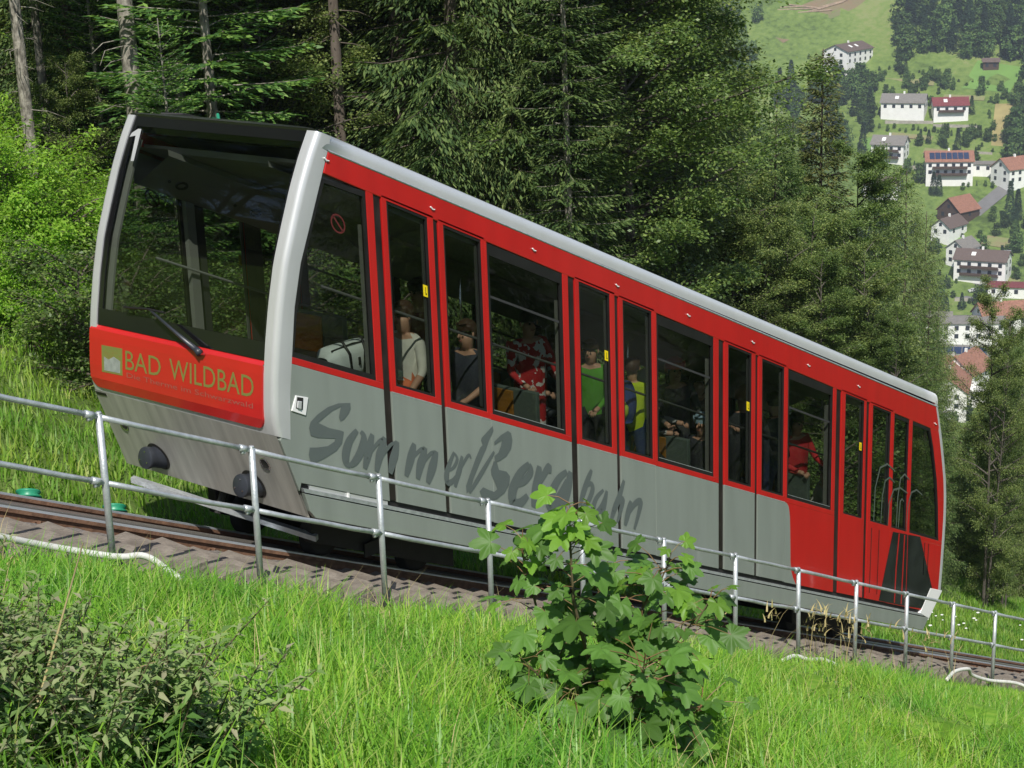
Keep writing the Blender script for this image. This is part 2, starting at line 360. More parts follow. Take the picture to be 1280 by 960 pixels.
hose([S(19.6, 9.55, -1.12), S(20.1, 9.68, -1.0), S(20.6, 9.72, -.94), S(20.85, 9.78, -1.03), S(21.5, 9.8, -1.08), S(22.2, 9.7, -1.05), S(22.6, 9.5, -1.13)], 'white hose kinked upwards between two railing posts downhill of the car')
# ------------------------------------------------------------------ the funicular car
YN, YF = 10.65, 13.27; YM = (YN + YF) / 2
def schlick_glass(name, tint, f0=.05):
    m, nt, b, out = new_mat(name); N = nt.nodes; L = nt.links; N.remove(b)
    t = N.new('ShaderNodeBsdfTransparent'); t.inputs[0].default_value = (*tint, 1)
    g = N.new('ShaderNodeBsdfGlossy'); g.inputs['Roughness'].default_value = .015; g.inputs[0].default_value = (1, 1, 1, 1)
    lw = N.new('ShaderNodeLayerWeight'); lw.inputs[0].default_value = .5
    pw = N.new('ShaderNodeMath'); pw.operation = 'POWER'; pw.inputs[1].default_value = 5; L.new(lw.outputs['Facing'], pw.inputs[0])
    mr = N.new('ShaderNodeMapRange'); mr.inputs['To Min'].default_value = f0; mr.inputs['To Max'].default_value = 1; L.new(pw.outputs[0], mr.inputs['Value'])
    ms = N.new('ShaderNodeMixShader'); L.new(mr.outputs[0], ms.inputs[0]); L.new(t.outputs[0], ms.inputs[1]); L.new(g.outputs[0], ms.inputs[2]); L.new(ms.outputs[0], out.inputs['Surface'])
    return m
M['glass'] = schlick_glass('tinted_pane', (.50, .53, .49), .075)
M['windscreen'] = schlick_glass('windscreen_pane', (.60, .64, .59), .05)
car = empty('funicular_car', S(15.3, YM, -1.0), 'red and grey funicular car with sloping body standing on the track', 'funicular car')

LO = [(9.38, -.55), (9.10, .13), (9.07, .25), (9.075, .38), (9.10, .65), (9.145, .95), (9.21, 1.30), (9.30, 1.685), (9.42, 2.05), (9.54, 2.40), (9.66, 2.70), (9.78, 2.96)]
LI = [(9.236, .13), (9.268, .56), (9.324, .915), (9.383, 1.32), (9.486, 1.736), (9.648, 2.18), (9.80, 2.60), (9.878, 2.82), (9.93, 2.96)]
RO = [(21.03, -.55), (21.568, .13), (21.60, .5), (21.63, .95), (21.645, 1.3), (21.635, 1.6), (21.60, 1.85), (21.506, 2.2), (21.42, 2.47), (21.31, 2.76), (21.216, 3.0)]
RW = [(21.445, .13), (21.42, .885), (21.37, 1.4), (21.30, 1.8), (21.16, 2.25), (21.03, 2.55), (20.95, 2.8), (20.9, 3.0)]
def ip(L, h): return float(np.interp(h, [p[1] for p in L], [p[0] for p in L]))
fx = lambda h: ip(LO, h); ixf = lambda h: ip(LI, h); rx = lambda h: ip(RO, h); rwx = lambda h: ip(RW, h)
cb = lambda x: 2.61 - .0075 * (x - 9.8)        # lower edge of the red cantrail
ct = lambda x: 2.823 + .005 * (x - 9.8)
HS, HW = .822, .885                            # grey/red line, window sill
HP = -.25                                      # bottom of the side panels

def smoothed(L, h0, h1, n):
    return [h0 + (h1 - h0) * i / n for i in range(n + 1)]
def patch(fun, off, y0, y1, h0, h1, n=16, thick=.02, m=0, b=None, sg=1):
    b = b or MB(); hs = smoothed(None, h0, h1, n)
    b.loft([[S(fun(h) + off * sg, y0, h), S(fun(h) + off * sg, y1, h), S(fun(h) + (off + thick) * sg, y1, h), S(fun(h) + (off + thick) * sg, y0, h)] for h in hs], m, True)
    for h in (h0, h1): b.face([S(fun(h) + off * sg, y0, h), S(fun(h) + off * sg, y1, h), S(fun(h) + (off + thick) * sg, y1, h), S(fun(h) + (off + thick) * sg, y0, h)], m)
    return b
def ypatch(fun, pts, off, thick, b, m=0):      # outline in (y,h) laid on an end face
    n = len(pts); a = len(b.v)
    b.v += [S(fun(h) + off, y, h) for y, h in pts] + [S(fun(h) + off + thick, y, h) for y, h in pts]
    b.f.append([a + i for i in range(n)]); b.m.append(m); b.f.append([a + n + i for i in range(n)][::-1]); b.m.append(m)
    for i in range(n):
        j = (i + 1) % n; b.f.append([a + i, a + j, a + n + j, a + n + i]); b.m.append(m)
def round_rect(y0, y1, h0, h1, r, n=6, top=False):
    P = []
    for cy_, ch_, a0 in ((y1 - r, h0 + r, -90), (y1 - (r if top else .01), h1 - (r if top else .01), 0), (y0 + (r if top else .01), h1 - (r if top else .01), 90), (y0 + r, h0 + r, 180)):
        rr = r if (a0 in (-90, 180) or top) else .01
        for k in range(n + 1):
            a = R_(a0 + 90 * k / n); P.append((cy_ + rr * math.cos(a), ch_ + rr * math.sin(a)))
    return P

# roof: silver cove along both sides, flat skin between, following the slope
b = MB(); rows = []
for i in range(30):
    x = 9.80 + (21.22 - 9.80) * i / 29; t = ct(x); k = (x - 9.8) * .0035
    half = [(0, t), (.002, t + .05), (.008, t + .09), (.022, t + .122), (.048, t + .145), (.09, t + .158), (.20, t + .165), (.75, t + .172)]
    rows.append([S(x, YN - .004 + d, h + k) for d, h in half] + [S(x, YF + .004 - d, h + k) for d, h in half[::-1]])
b.loft(rows); n = len(rows[0])
b.f += [list(range(n)), list(range(29 * n, 30 * n))[::-1]]; b.m += [0, 0]
b.build('roof', M['silver'], car, smooth=True)
b = MB(); b.sbox(10.15, 10.6, 12.45, 12.80, 2.99, 3.03); b.sbox(10.2, 10.45, 12.5, 12.75, 3.03, 3.06)
o = b.build('roof_box', M['galv'], car, bevel=.01)
b = MB(); b.sbox(10.10, 10.16, 12.34, 12.42, 2.99, 3.08); b.tube([S(10.12, 12.36, 3.07), S(10.06, 12.28, 3.10), S(10.0, 12.2, 3.03)], .016, 6); b.build('cable_gland', M['green'], o)
b = MB(); b.tube([S(9.9, 12.9, 3.02), S(10.0, 12.7, 3.06), S(10.0, 12.3, 3.02)], .014, 6); b.build('cable', M['rubber'], o)

# corner pillars: a rounded silver bead that bends round each corner
def pillar(y, sg, outer, inner, ends, wide, h0, h1, name='corner_pillar'):
    b = MB(); rows = []; e = ends
    for i in range(29):
        h = h0 + (h1 - h0) * i / 28; xo = outer(h); xi = inner(h)
        P = [(xi, .06), (xi, 0)]
        r = .055
        for k in range(7):
            a = R_(90 * k / 6); P.append((xo + e * (r - r * math.sin(a)), -.006 + r - r * math.cos(a)))
        P += [(xo, wide), (xo + e * .05, wide), (xo + e * .06, .06)]
        rows.append([S(px, y + sg * py, h) for px, py in P])
    b.loft(rows, 0, True); n = len(rows[0]); b.f += [list(range(n))[::-1], list(range(28 * n, 29 * n))]; b.m += [0, 0]
    o = b.build(name, M['silver'], car, smooth=True)
    md = o.modifiers.new('split', 'EDGE_SPLIT'); md.split_angle = R_(50)
    return o
for y, sg in ((YN, 1), (YF, -1)):
    pillar(y, sg, fx, ixf, 1, .13, .13, 2.955)
    pillar(y, sg, rx, lambda h: rx(h) - .11, -1, .10, .13, 2.96)

# --------------------------------------------------------------- end faces
b = patch(fx, .004, YN + .12, YF - .12, .125, .742, 8, .03); o = b.build('front_surround', M['silver'], car)
def red_row(h):
    r = .10; k = max(0, r - (h - .165)); ins = r - math.sqrt(max(0, r * r - k * k)); y0, y1 = YN + .135 + ins, YF - .045 - ins
    return [S(fx(h) - .012, y0, h), S(fx(h) - .012, y1, h), S(fx(h) + .015, y1, h), S(fx(h) + .015, y0, h)]
b = MB(); b.loft([red_row(h) for h in (.165, .168, .175, .185, .20, .22, .25, .265, .30, .38, .5, .65, .735)], 0, True); fp = b.build('front_panel', M['red'], car)
b = MB(); b.loft([[S(fx(.735) - .012, y, .735) for y in (YN + .135, YF - .05)], [S(fx(.79) + .022, y, .788) for y in (YN + .135, YF - .05)]]); b.build('panel_ledge', M['red'], fp)
# black border and pane
b = MB()
patch(fx, .012, YN + .125, YF - .125, .79, .955, 4, .015, 0, b); patch(fx, .012, YN + .125, YF - .125, 2.845, 2.95, 4, .02, 0, b)
patch(fx, .012, YN + .125, YN + .165, .956, 2.844, 16, .015, 0, b); patch(fx, .012, YF - .20, YF - .125, .956, 2.844, 16, .015, 0, b)
ws = b.build('windscreen', M['frit'], car)
b = MB(); hs = smoothed(None, .93, 2.87, 18); b.loft([[S(fx(h) + .020, YN + .15, h), S(fx(h) + .020, YF - .16, h)] for h in hs]); b.build('pane', M['windscreen'], ws, smooth=True)
b = MB(); b.sbox(9.79, 9.86, YN + .05, YF - .05, 2.80, 2.975); b.build('header', M['frit'], car)
def stroke(b, P, w, put, m=0, taper=False, lift=True):
    n = len(P); L_, R2 = [], []
    for i in range(n):
        a = P[max(i - 1, 0)]; c = P[min(i + 1, n - 1)]; dx, dy = c[0] - a[0], c[1] - a[1]; l = math.hypot(dx, dy) or 1
        ww = w * (.45 + .55 * math.sin(math.pi * min(1, max(0, (i + .35) / (n - .3))))) / 2 if taper else w / 2
        L_.append((P[i][0] - dy / l * ww, P[i][1] + dx / l * ww)); R2.append((P[i][0] + dy / l * ww, P[i][1] - dx / l * ww))
    for i in range(n - 1):
        f_ = [Vector(put(*q)) for q in (L_[i], R2[i], R2[i + 1], L_[i + 1])]
        if lift: f_ = [p + Vector((0, -.00004 * i, 0)) for p in f_]
        b.face(f_, m)
b = MB(); ypatch(fx, [(13.115, 2.72), (13.10, 2.765), (13.03, 2.815), (12.985, 2.815), (12.955, 2.475), (12.995, 2.470), (13.032, 2.74)], .008, .003, b); b.build('car_number', M['silver'], ws)
# lettering on the red panel
def text_mesh(body, place, name, mat, parent, squeeze=1.):
    cu = bpy.data.curves.new('t', 'FONT'); cu.body = body; cu.size = 1; cu.resolution_u = 3
    to = bpy.data.objects.new('t', cu); COL.objects.link(to); bpy.context.view_layer.update()
    me = bpy.data.meshes.new_from_object(to.evaluated_get(bpy.context.evaluated_depsgraph_get()))
    bpy.data.objects.remove(to); V = [v.co.copy() for v in me.vertices]
    x0 = min(v.x for v in V); x1 = max(v.x for v in V); y0 = min(v.y for v in V); y1 = max(v.y for v in V)
    off = WLOC[parent.name]
    W_ = [tuple(Vector(place((v.x - x0) / (x1 - x0), (v.y - y0) / (y1 - y0))) - off) for v in V]
    F_ = [list(p.vertices) for p in me.polygons]; bpy.data.meshes.remove(me)
    return link(name, mesh_np(name, W_, F_, mat), parent)
on_front = lambda off: (lambda y, h: S(fx(h) + off, y, h))
f1 = on_front(-.0145)
text_mesh('BAD', lambda u, v: f1(12.675 - u * .52, .405 + v * .185 + .012 * u), 'lettering', M['gold'], fp)
text_mesh('WILDBAD', lambda u, v: f1(12.03 - u * 1.14, .415 + v * .195 + .012 * u), 'lettering', M['gold'], fp)
text_mesh('Die Therme im Schwarzwald', lambda u, v: f1(12.66 - u * 1.76, .328 + v * .050), 'lettering', M['faint'], fp)
b = MB(); ypatch(fx, [(13.04, .325), (12.725, .335), (12.72, .60), (13.035, .59)], -.0145, .002, b); b.build('emblem', M['gold'], fp)
b = MB(); ypatch(fx, [(13.0, .345), (12.76, .352), (12.755, .47), (12.85, .50), (12.93, .46), (13.0, .48)], -.0155, .002, b); b.build('emblem_hill', M['galv'], fp)
# wiper
b = MB(); f2 = on_front(-.05)
b.tube([f2(11.56, .72), f2(11.62, .752)], [.035, .03], 8); b.tube([f2(11.60, .74), f2(11.95, .885), f2(12.29, 1.032)], [.028, .016, .010], 6)
wp = b.build('wiper_arm', M['plastic'], car, smooth=True)
b = MB(); b.tube([f2(12.66, 1.005), f2(12.3, 1.034), f2(12.08, 1.03)], .011, 6); b.build('wiper_blade', M['rubber'], wp)
b = MB(); b.tube([S(fx(.72) - .058, 11.545, .722), S(fx(.72) - .02, 11.545, .722)], .013, 8); b.build('pivot_bolt', M['chrome'], wp)
# apron with buffers
b = MB(); b.loft([[S(fx(h) + .0, y, h) for y in (YN + .02, YN + .5, YM, YF - .5, YF - .02)] for h in (.128, .0, -.2, -.4, -.56)])
b.loft([[S(fx(h) + .03, y, h) for y in (YN + .02, YF - .02)] for h in (-.56, .128)]); b.face([S(fx(-.56), YN + .02, -.56), S(fx(-.56) + .03, YN + .02, -.56), S(fx(-.56) + .03, YF - .02, -.56), S(fx(-.56), YF - .02, -.56)])
ap = b.build('front_apron', M['steel'], car)
for y in (12.63, 11.27):
    b = MB(); c = Vector(S(fx(-.40), y, -.385)); ax = Vector((-1, 0, .18)).normalized(); u = Vector((0, 1, 0)); w = ax.cross(u); rows = []
    for d, rr in ((-.06, .118), (.02, .110), (.08, .098), (.12, .102), (.145, .108), (.17, .104), (.18, .088)):
        rows.append([tuple(c + ax * d + (u * math.cos(a) + w * math.sin(a)) * rr) for a in [2 * math.pi * k / 24 for k in range(24)]])
    b.loft(rows, 0, True); b.f.append(list(range(6 * 24, 7 * 24))); b.m.append(0)
    bf = b.build('buffer', M['plastic'], car, smooth=True); md = bf.modifiers.new('s', 'EDGE_SPLIT'); md.split_angle = R_(45)
    for k in range(3):
        a = 2 * math.pi * (k + .2) / 3; p = c + ax * .181 + (u * math.cos(a) + w * math.sin(a)) * .062
        b = MB(); b.tube([p, p + ax * .006], .009, 8); b.build('bolt', M['chrome'], bf)
    b = MB(); rows = [[tuple(c + Vector((0, 0, .0)) + (u * math.cos(a) * r1 + Vector((fx(-.5) - fx(-.3), 0, -.2 - TAN * (fx(-.5) - fx(-.3)))).normalized() * -math.sin(a) * r1) + ax * .012) for a in [2 * math.pi * k / 28 for k in range(28)]] for r1 in (.105, .15)]
    b.loft(rows, 0, True); b.build('buffer_collar', M['under'], bf)
for y in (13.0, 10.99):
    b = MB(); c = Vector(S(fx(-.16), y, -.16)); u = Vector((0, 1, 0)); w = Vector((fx(-.3) - fx(0), 0, -.3 - TAN * (fx(-.3) - fx(0)))).normalized(); nn = u.cross(w); nn = nn if nn.x < 0 else -nn
    rows = [[tuple(c + nn * d + (u * math.cos(a) + w * math.sin(a)) * r1) for a in [2 * math.pi * k / 20 for k in range(20)]] for d, r1 in ((.002, .066), (.010, .058), (.004, .048))]
    b.loft(rows, 0, True); b.f.append(list(range(40, 60))); b.m.append(1); b.build('towing_eye', [M['chrome'], M['under']], ap, smooth=True)
b = MB(); ypatch(fx, [(13.24, .085), (13.08, .088), (13.08, .115), (13.24, .112)], -.006, .004, b); b.build('maker_plate', M['rubber'], ap)
# downhill end
b = patch(rx, -.004, YN + .09, YF - .09, .13, .90, 8, .03, sg=1); b2 = b.build('rear_panel', M['red'], car)
b = MB(); b.loft([[S(rx(h) - .02, YN + .09, h), S(rx(h) - .02, YF - .09, h)] for h in smoothed(None, .90, 2.86, 16)]); b.build('rear_windscreen', M['windscreen'], car, smooth=True)
b = MB(); b.loft([[S(rx(h), y, h) for y in (YN + .02, YF - .02)] for h in (.128, -.56)]); b.loft([[S(rx(h) - .03, y, h) for y in (YN + .02, YF - .02)] for h in (.128, -.56)]); b.build('rear_apron', M['steel'], car)
b = MB(); b.sbox(21.10, 21.24, YN + .05, YF - .05, 2.80, 2.99); b.build('header', M['frit'], car)

# --------------------------------------------------------------- the two sides
DOORS = [((10.477, 11.130), (10.541, 11.054), (11.190, 11.812), (11.258, 11.766)), ((13.158, 13.819), (13.225, 13.737), (13.882, 14.513), (13.956, 14.469)),
         ((15.864, 16.528), (15.948, 16.448), (16.590, 17.215), (16.671, 17.172)), ((18.553, 19.212), (18.654, 19.152), (19.295, 19.930), (19.379, 19.882))]
SEAL = [(10.386, 10.477), (11.130, 11.190), (13.056, 13.158), (13.819, 13.882), (15.757, 15.864), (16.528, 16.590), (18.428, 18.553), (19.212, 19.295)]
M['strip'] = pmat('grey_edge_strip', (.085, .085, .085), .5, var=.1)
M['dull_red'] = pmat('dim_red_print', (.10, .012, .010), .6, var=.1)  # sticker red with the dimness of the interior put into it
q4 = lambda x0, x1, h0, h1: [(x0, h0), (x1, h0), (x1, h1), (x0, h1)]
def outline_left():                            # from the sill down the uphill edge
    return [(ixf(HS), HS), (ixf(.5), .5), (ixf(.13) - .10, .128), (9.12, .10), (9.30, -.33), (9.325, HP)]
def side(y, sg, near):
    Y = lambda d: y + sg * d
    def piece(name, pts, mat, d0=0., d1=.05, parent=car, bevel=.004, ms=None):
        b = MB(); b.prism(pts, Y(d0), Y(d1)); return b.build(name, mat, parent, bevel=bevel)
    # cantrail
    xs_ = [9.80, 12, 15, 18, 20.95]
    piece('cantrail', [(9.812, cb(9.8))] + [(x, cb(x)) for x in xs_[1:]] + [(21.285, cb(21.2)), (21.30, 2.70), (21.235, ct(21.2))] + [(x, ct(x)) for x in xs_[1:][::-1]] + [(9.885, ct(9.8))], M['red'], -.002, .06, bevel=.008)
    b = MB(); b.loft([[S(x, Y(-.0045), ct(x) - .010), S(x, Y(-.010), ct(x)), S(x, Y(-.002), ct(x) + .012)] for x in (9.88, 12, 15, 18, 21.24)]); b.build('drip_rail', M['galv'], car)
    # lower panels, grey then red
    piece('side_panel', outline_left() + [(10.384, HP), (10.384, HS)], M['grey'])
    for x0, x1 in ((11.814, 13.054), (14.515, 15.755)): piece('side_panel', q4(x0, x1, HP, HS), M['grey'])
    curve = [(17.225, HS), (17.262, .812), (17.295, .785), (17.318, .73), (17.335, .65), (17.345, .50), (17.355, .25), (17.362, .05), (17.385, -.08), (17.43, -.17), (17.50, HP)]
    piece('side_panel', [(17.217, HP), (17.217, HS)] + curve, M['grey'], bevel=0)
    piece('side_panel', [(18.426, HS)] + curve + [(18.426, HP)], M['red'], bevel=0)
    piece('side_panel', q4(19.932, 20.455, HP, HS), M['red'])
    piece('side_panel', [(20.459, HP), (20.459, HS), (rx(HS) - .10, HS), (rx(.5) - .10, .5), (rx(.135) - .10, .135), (21.27, .06), (20.98, HP)], M['red'])
    # red frames of the fixed windows and mullions
    def win(name, pts, gin, top=.05, bot=.035, lr=.03):
        b = MB(); n = len(pts)
        inner = [(pts[0][0] + lr, pts[0][1] + bot), (pts[1][0] - lr, pts[1][1] + bot)] + [(p[0] - lr, p[1]) for p in pts[2:-2]] + [(pts[-2][0] - lr, pts[-2][1] - top), (pts[-1][0] + lr, pts[-1][1] - top)]
        b.ring(pts, inner, Y(.006), Y(.045)); w = b.build('window', M['rubber'], car)
        b = MB(); b.face([S(x, Y(.028), h) for x, h in inner]); b.build('pane', M['glass'], w)
        return w
    def band(x0, x1, h0=HS, h1=HW, n='sill_band'): piece(n, q4(x0, x1, h0 + .001, h1), M['red'], .0, .045, bevel=.003)
    def mull(x0, x1):
        b = MB(); P_ = q4(x0, x1, HW + .001, cb((x0 + x1) / 2) + .03); b.prism(P_, Y(0), Y(.045)); b.prism(q4(x0 - .004, x1 + .004, HS, cb(x0) + .03), Y(.046), Y(.056), 1); b.build('mullion', [M['red'], M['inner_dark']], car, bevel=.003)
    # window 1: follows the pillar
    b = MB(); hl = [HW, 1.3, 1.73, 2.18, 2.56]
    o_ = [(10.297, HW)] + [(10.297, cb(10.3) - .002)] + [(ixf(h), h) for h in hl[::-1]]
    i_ = [(10.265, HW + .05), (10.265, cb(10.3) - .06)] + [(ixf(h) + .035, (h if 0 < k < 4 else (h + .05 if k == 0 else h - .03))) for k, h in list(enumerate(hl))[::-1]]
    b.ring(o_, i_, Y(.006), Y(.045)); w = b.build('window', M['rubber'], car)
    b = MB(); b.face([S(x, Y(.028), h) for x, h in i_]); b.build('pane', M['glass'], w)
    piece('sill_band', [(ixf(HS), HS + .001), (10.384, HS + .001), (10.384, HW), (ixf(HW), HW)], M['red'], 0, .045, bevel=.003); mull(10.299, 10.384)
    for x0, x1, l, r in ((11.846, 12.968, 11.814, 13.054), (14.556, 15.655, 14.515, 15.755), (17.261, 18.343, 17.217, 18.426)):
        band(l, r); mull(l, x0); mull(x1, r)
        w = win('window', q4(x0 + .002, x1 - .002, HW + .001, cb(x0) - .01), None, .11, .045, .032)
        b = MB(); b.sbox(x0 + .04, x1 - .04, Y(.026), Y(.045), 2.06, 2.085); b.build('vent_frame', M['inner_dark'], w); b = MB(); b.sbox(x0 + .03, x1 - .03, Y(.004), Y(.008), HW + .044, HW + .050); b.build('sill_bead', M['galv'], w)
    band(19.932, 20.455); mull(19.932, 19.978); mull(20.410, 20.505)
    piece('sill_band', [(20.459, HS + .001), (rx(HS) - .1, HS + .001), (rx(HW) - .1, HW), (20.459, HW)], M['red'], 0, .045, bevel=.003)
    win('window', q4(19.980, 20.408, HW + .001, cb(20) - .01), None, .05, .03, .02)
    hr = [HW, 1.4, 1.8, 2.25, 2.53]
    o_ = [(20.507, HW + .001)] + [(rwx(h), h + (.001 if h == HW else 0)) for h in hr] + [(20.507, 2.53)]
    i_ = [(20.53, HW + .04)] + [(rwx(h) - .035, h + (.04 if h == HW else -.05 if h == 2.53 else 0)) for h in hr] + [(20.53, 2.48)]
    b = MB(); b.ring(o_, i_, Y(.006), Y(.045)); w = b.build('window', M['rubber'], car)
    b = MB(); b.face([S(x, Y(.028), h) for x, h in i_]); b.build('pane', M['glass'], w)
    piece('end_post', [(rwx(h), h) for h in (HW + .001, 1.4, 1.8, 2.25, 2.53)] + [(rx(h) - .10, h) for h in (2.53, 2.25, 1.8, 1.4, HW + .001)], M['red'], 0, .05, bevel=.004)
    # door seals
    for x0, x1 in SEAL: piece('door_seal', q4(x0 + .002, x1 - .002, HP + .012, cb(x0) + .02), M['seam'], .012, .05, bevel=.006)
    # door leaves
    for k, (l1, w1, l2, w2) in enumerate(DOORS):
        for j, (l, w_) in enumerate(((l1, w1), (l2, w2))):
            x0, x1 = l; a0, a1 = w_; top = cb(x0) - .006
            b = MB(); b.ring(q4(x0 + .003, x1 - .003, HS, top + .03), q4(a0, a1, HW + .005, top - .004), Y(-.002), Y(.04), 1)
            b.prism(q4(x0 + .003, x1 - .003, HP + .006, HS - .001), Y(-.002), Y(.045), 1 if k == 3 else 0)
            b.ring(q4(x0 - .03, x1 + .03, HS, top + .03), q4(a0 + .004, a1 - .004, HW + .02, top - .02), Y(.046), Y(.056), 2)
            dr = b.build('door', [M['grey'], M['red'], M['inner_dark']], car, bevel=.003)
            b = MB(); b.ring(q4(a0 + .001, a1 - .001, HW + .006, top - .005), q4(a0 + .02, a1 - .02, HW + .03, top - .03), Y(.004), Y(.036)); b.build('gasket', M['rubber'], dr)
            b = MB(); b.face([S(x, Y(.024), h) for x, h in q4(a0 + .02, a1 - .02, HW + .03, top - .03)]); b.build('pane', M['glass'], dr)
            b = MB(); b.sbox(a1 - .050, a1 - .026, Y(.03), Y(.05), HW + .05, top - .08); b.build('edge_strip', M['strip'], dr)
            b = MB(); b.sbox(x0 + .003, x1 - .003, Y(-.003), Y(.0), HS - .006, HS + .004); b.build('trim_line', M['galv'] if k < 3 else M['red'], dr)
            if j == 0:
                b = MB(); b.sbox(a1 - .075, a1 - .022, Y(.018), Y(.022), 1.84, 1.95); b.build('sticker', M['yellow'], dr)
                b = MB(); b.sbox(a1 - .052, a1 - .046, Y(.0165), Y(.0175), 1.86, 1.93); b.sbox(a1 - .052, a1 - .036, Y(.0165), Y(.0175), 1.86, 1.875); b.build('sticker_mark', M['rubber'], dr)
    # sill, step and skirt
    b = MB(); b.sbox(9.34, 21.0, Y(.03), Y(.08), HP - .07, HP + .02); b.build('sill_recess', M['under'], car)
    b = MB(); b.prism([(9.345, -.33), (21.0, -.33), (20.94, -.30), (9.33, -.295)], Y(-.012), Y(.08)); b.build('sill_rail', M['galv'], car)
    b = MB(); b.prism([(9.352, -.34), (9.40, -.50), (9.46, -.555), (21.02, -.555), (21.18, -.345)], Y(-.004), Y(.05)); b.build('skirt', M['grey'], car, bevel=.006)
    b = MB(); b.prism([(9.42, -.255), (10.36, -.255), (10.36, -.294), (9.43, -.294)], Y(.008), Y(.05)); b.build('step_plate', M['silver'], car)
    b = MB(); b.prism([(9.86, -.25), (9.875, -.25), (9.875, -.296), (9.86, -.296)], Y(-.010), Y(.02)); b.prism([(15.2, -.25), (15.215, -.25), (15.215, -.296), (15.2, -.296)], Y(-.010), Y(.02)); b.build('step_bracket', M['white'], car)
    b = MB(); b.prism([(21.20, .125), (21.575, .128), (21.185, -.355), (20.90, -.30)], Y(-.008), Y(.06)); b.build('glare_corner', M['white'], car, bevel=.006)  # apron chamfer; the sky's glare on it is put into the white
    for x, h in ((11.12, 2.70), (12.53, 2.71), (13.86, 2.70), (15.15, 2.70), (16.46, 2.70), (17.72, 2.70), (18.98, 2.70), (21.17, 2.62), (9.85, 2.74)):  # tiny clips along the cantrail, their glint put into the white colour
        b = MB(); b.tube([S(x - .026, Y(-.010), h + .006), S(x, Y(-.012), h - .010), S(x + .026, Y(-.010), h - .005)], .007, 6); b.build('glint_clip', M['white'], car)
    # round no-smoking stickers
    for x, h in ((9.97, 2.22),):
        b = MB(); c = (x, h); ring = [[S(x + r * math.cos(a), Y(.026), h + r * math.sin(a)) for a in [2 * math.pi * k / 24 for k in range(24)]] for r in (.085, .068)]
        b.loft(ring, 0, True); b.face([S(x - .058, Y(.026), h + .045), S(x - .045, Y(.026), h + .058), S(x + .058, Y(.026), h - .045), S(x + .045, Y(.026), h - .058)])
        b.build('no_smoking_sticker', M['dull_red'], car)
side(YN, 1, True); side(YF, -1, False)
# lock box behind the front pillar; white stands in for reflections on chrome
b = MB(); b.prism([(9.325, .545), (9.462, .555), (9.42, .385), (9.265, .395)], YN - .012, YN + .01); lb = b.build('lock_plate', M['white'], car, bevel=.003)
b = MB(); b.prism([(9.335, .535), (9.40, .54), (9.385, .43), (9.31, .43)], YN - .016, YN - .006); b.build('lock_pocket', M['under'], lb)
b = MB(); b.prism([(9.330, .50), (9.372, .505), (9.36, .43), (9.315, .435)], YN - .03, YN - .012); b.build('handle', M['silver'], lb, bevel=.005)
# brush lettering along the side
LET_POLY= [[[9.957,0.609],[9.813,0.575],[9.686,0.515],[9.558,0.42],[9.474,0.336],[9.452,0.277],[9.464,0.211],[9.54,0.205],[9.751,0.238],[9.739,0.208],[9.656,0.15],[9.532,0.114],[9.445,0.098],[9.427,0.026],[9.442,-0.04],[9.503,-0.03],[9.612,0.031],[9.759,0.128],[9.828,0.21],[9.858,0.321],[9.811,0.326],[9.688,0.323],[9.56,0.346],[9.644,0.417],[9.736,0.491],[9.847,0.555],[9.825,0.502],[9.811,0.444],[9.826,0.412],[9.873,0.442],[9.931,0.509],[9.957,0.556]],[[11.832,0.762],[11.841,0.713],[11.771,0.601],[11.718,0.492],[11.631,0.35],[11.523,0.161],[11.477,0.041],[11.416,-0.006],[11.413,0.072],[11.488,0.226],[11.575,0.396],[11.64,0.506],[11.673,0.535],[11.652,0.579],[11.665,0.609]],[[11.849,0.568],[11.843,0.6],[11.948,0.691],[12.052,0.754],[12.1,0.74],[12.117,0.666],[12.092,0.576],[12.018,0.484],[11.922,0.421],[11.844,0.39],[11.839,0.452],[11.898,0.497],[11.942,0.576],[11.957,0.636],[11.903,0.606]],[[11.828,0.399],[11.872,0.398],[11.9,0.32],[12.01,0.322],[12.061,0.282],[12.044,0.192],[11.97,0.092],[11.852,0.007],[11.729,-0.033],[11.631,-0.011],[11.603,0.047],[11.657,0.099],[11.743,0.084],[11.815,0.076],[11.865,0.113],[11.821,0.198],[11.784,0.248],[11.779,0.299]]]
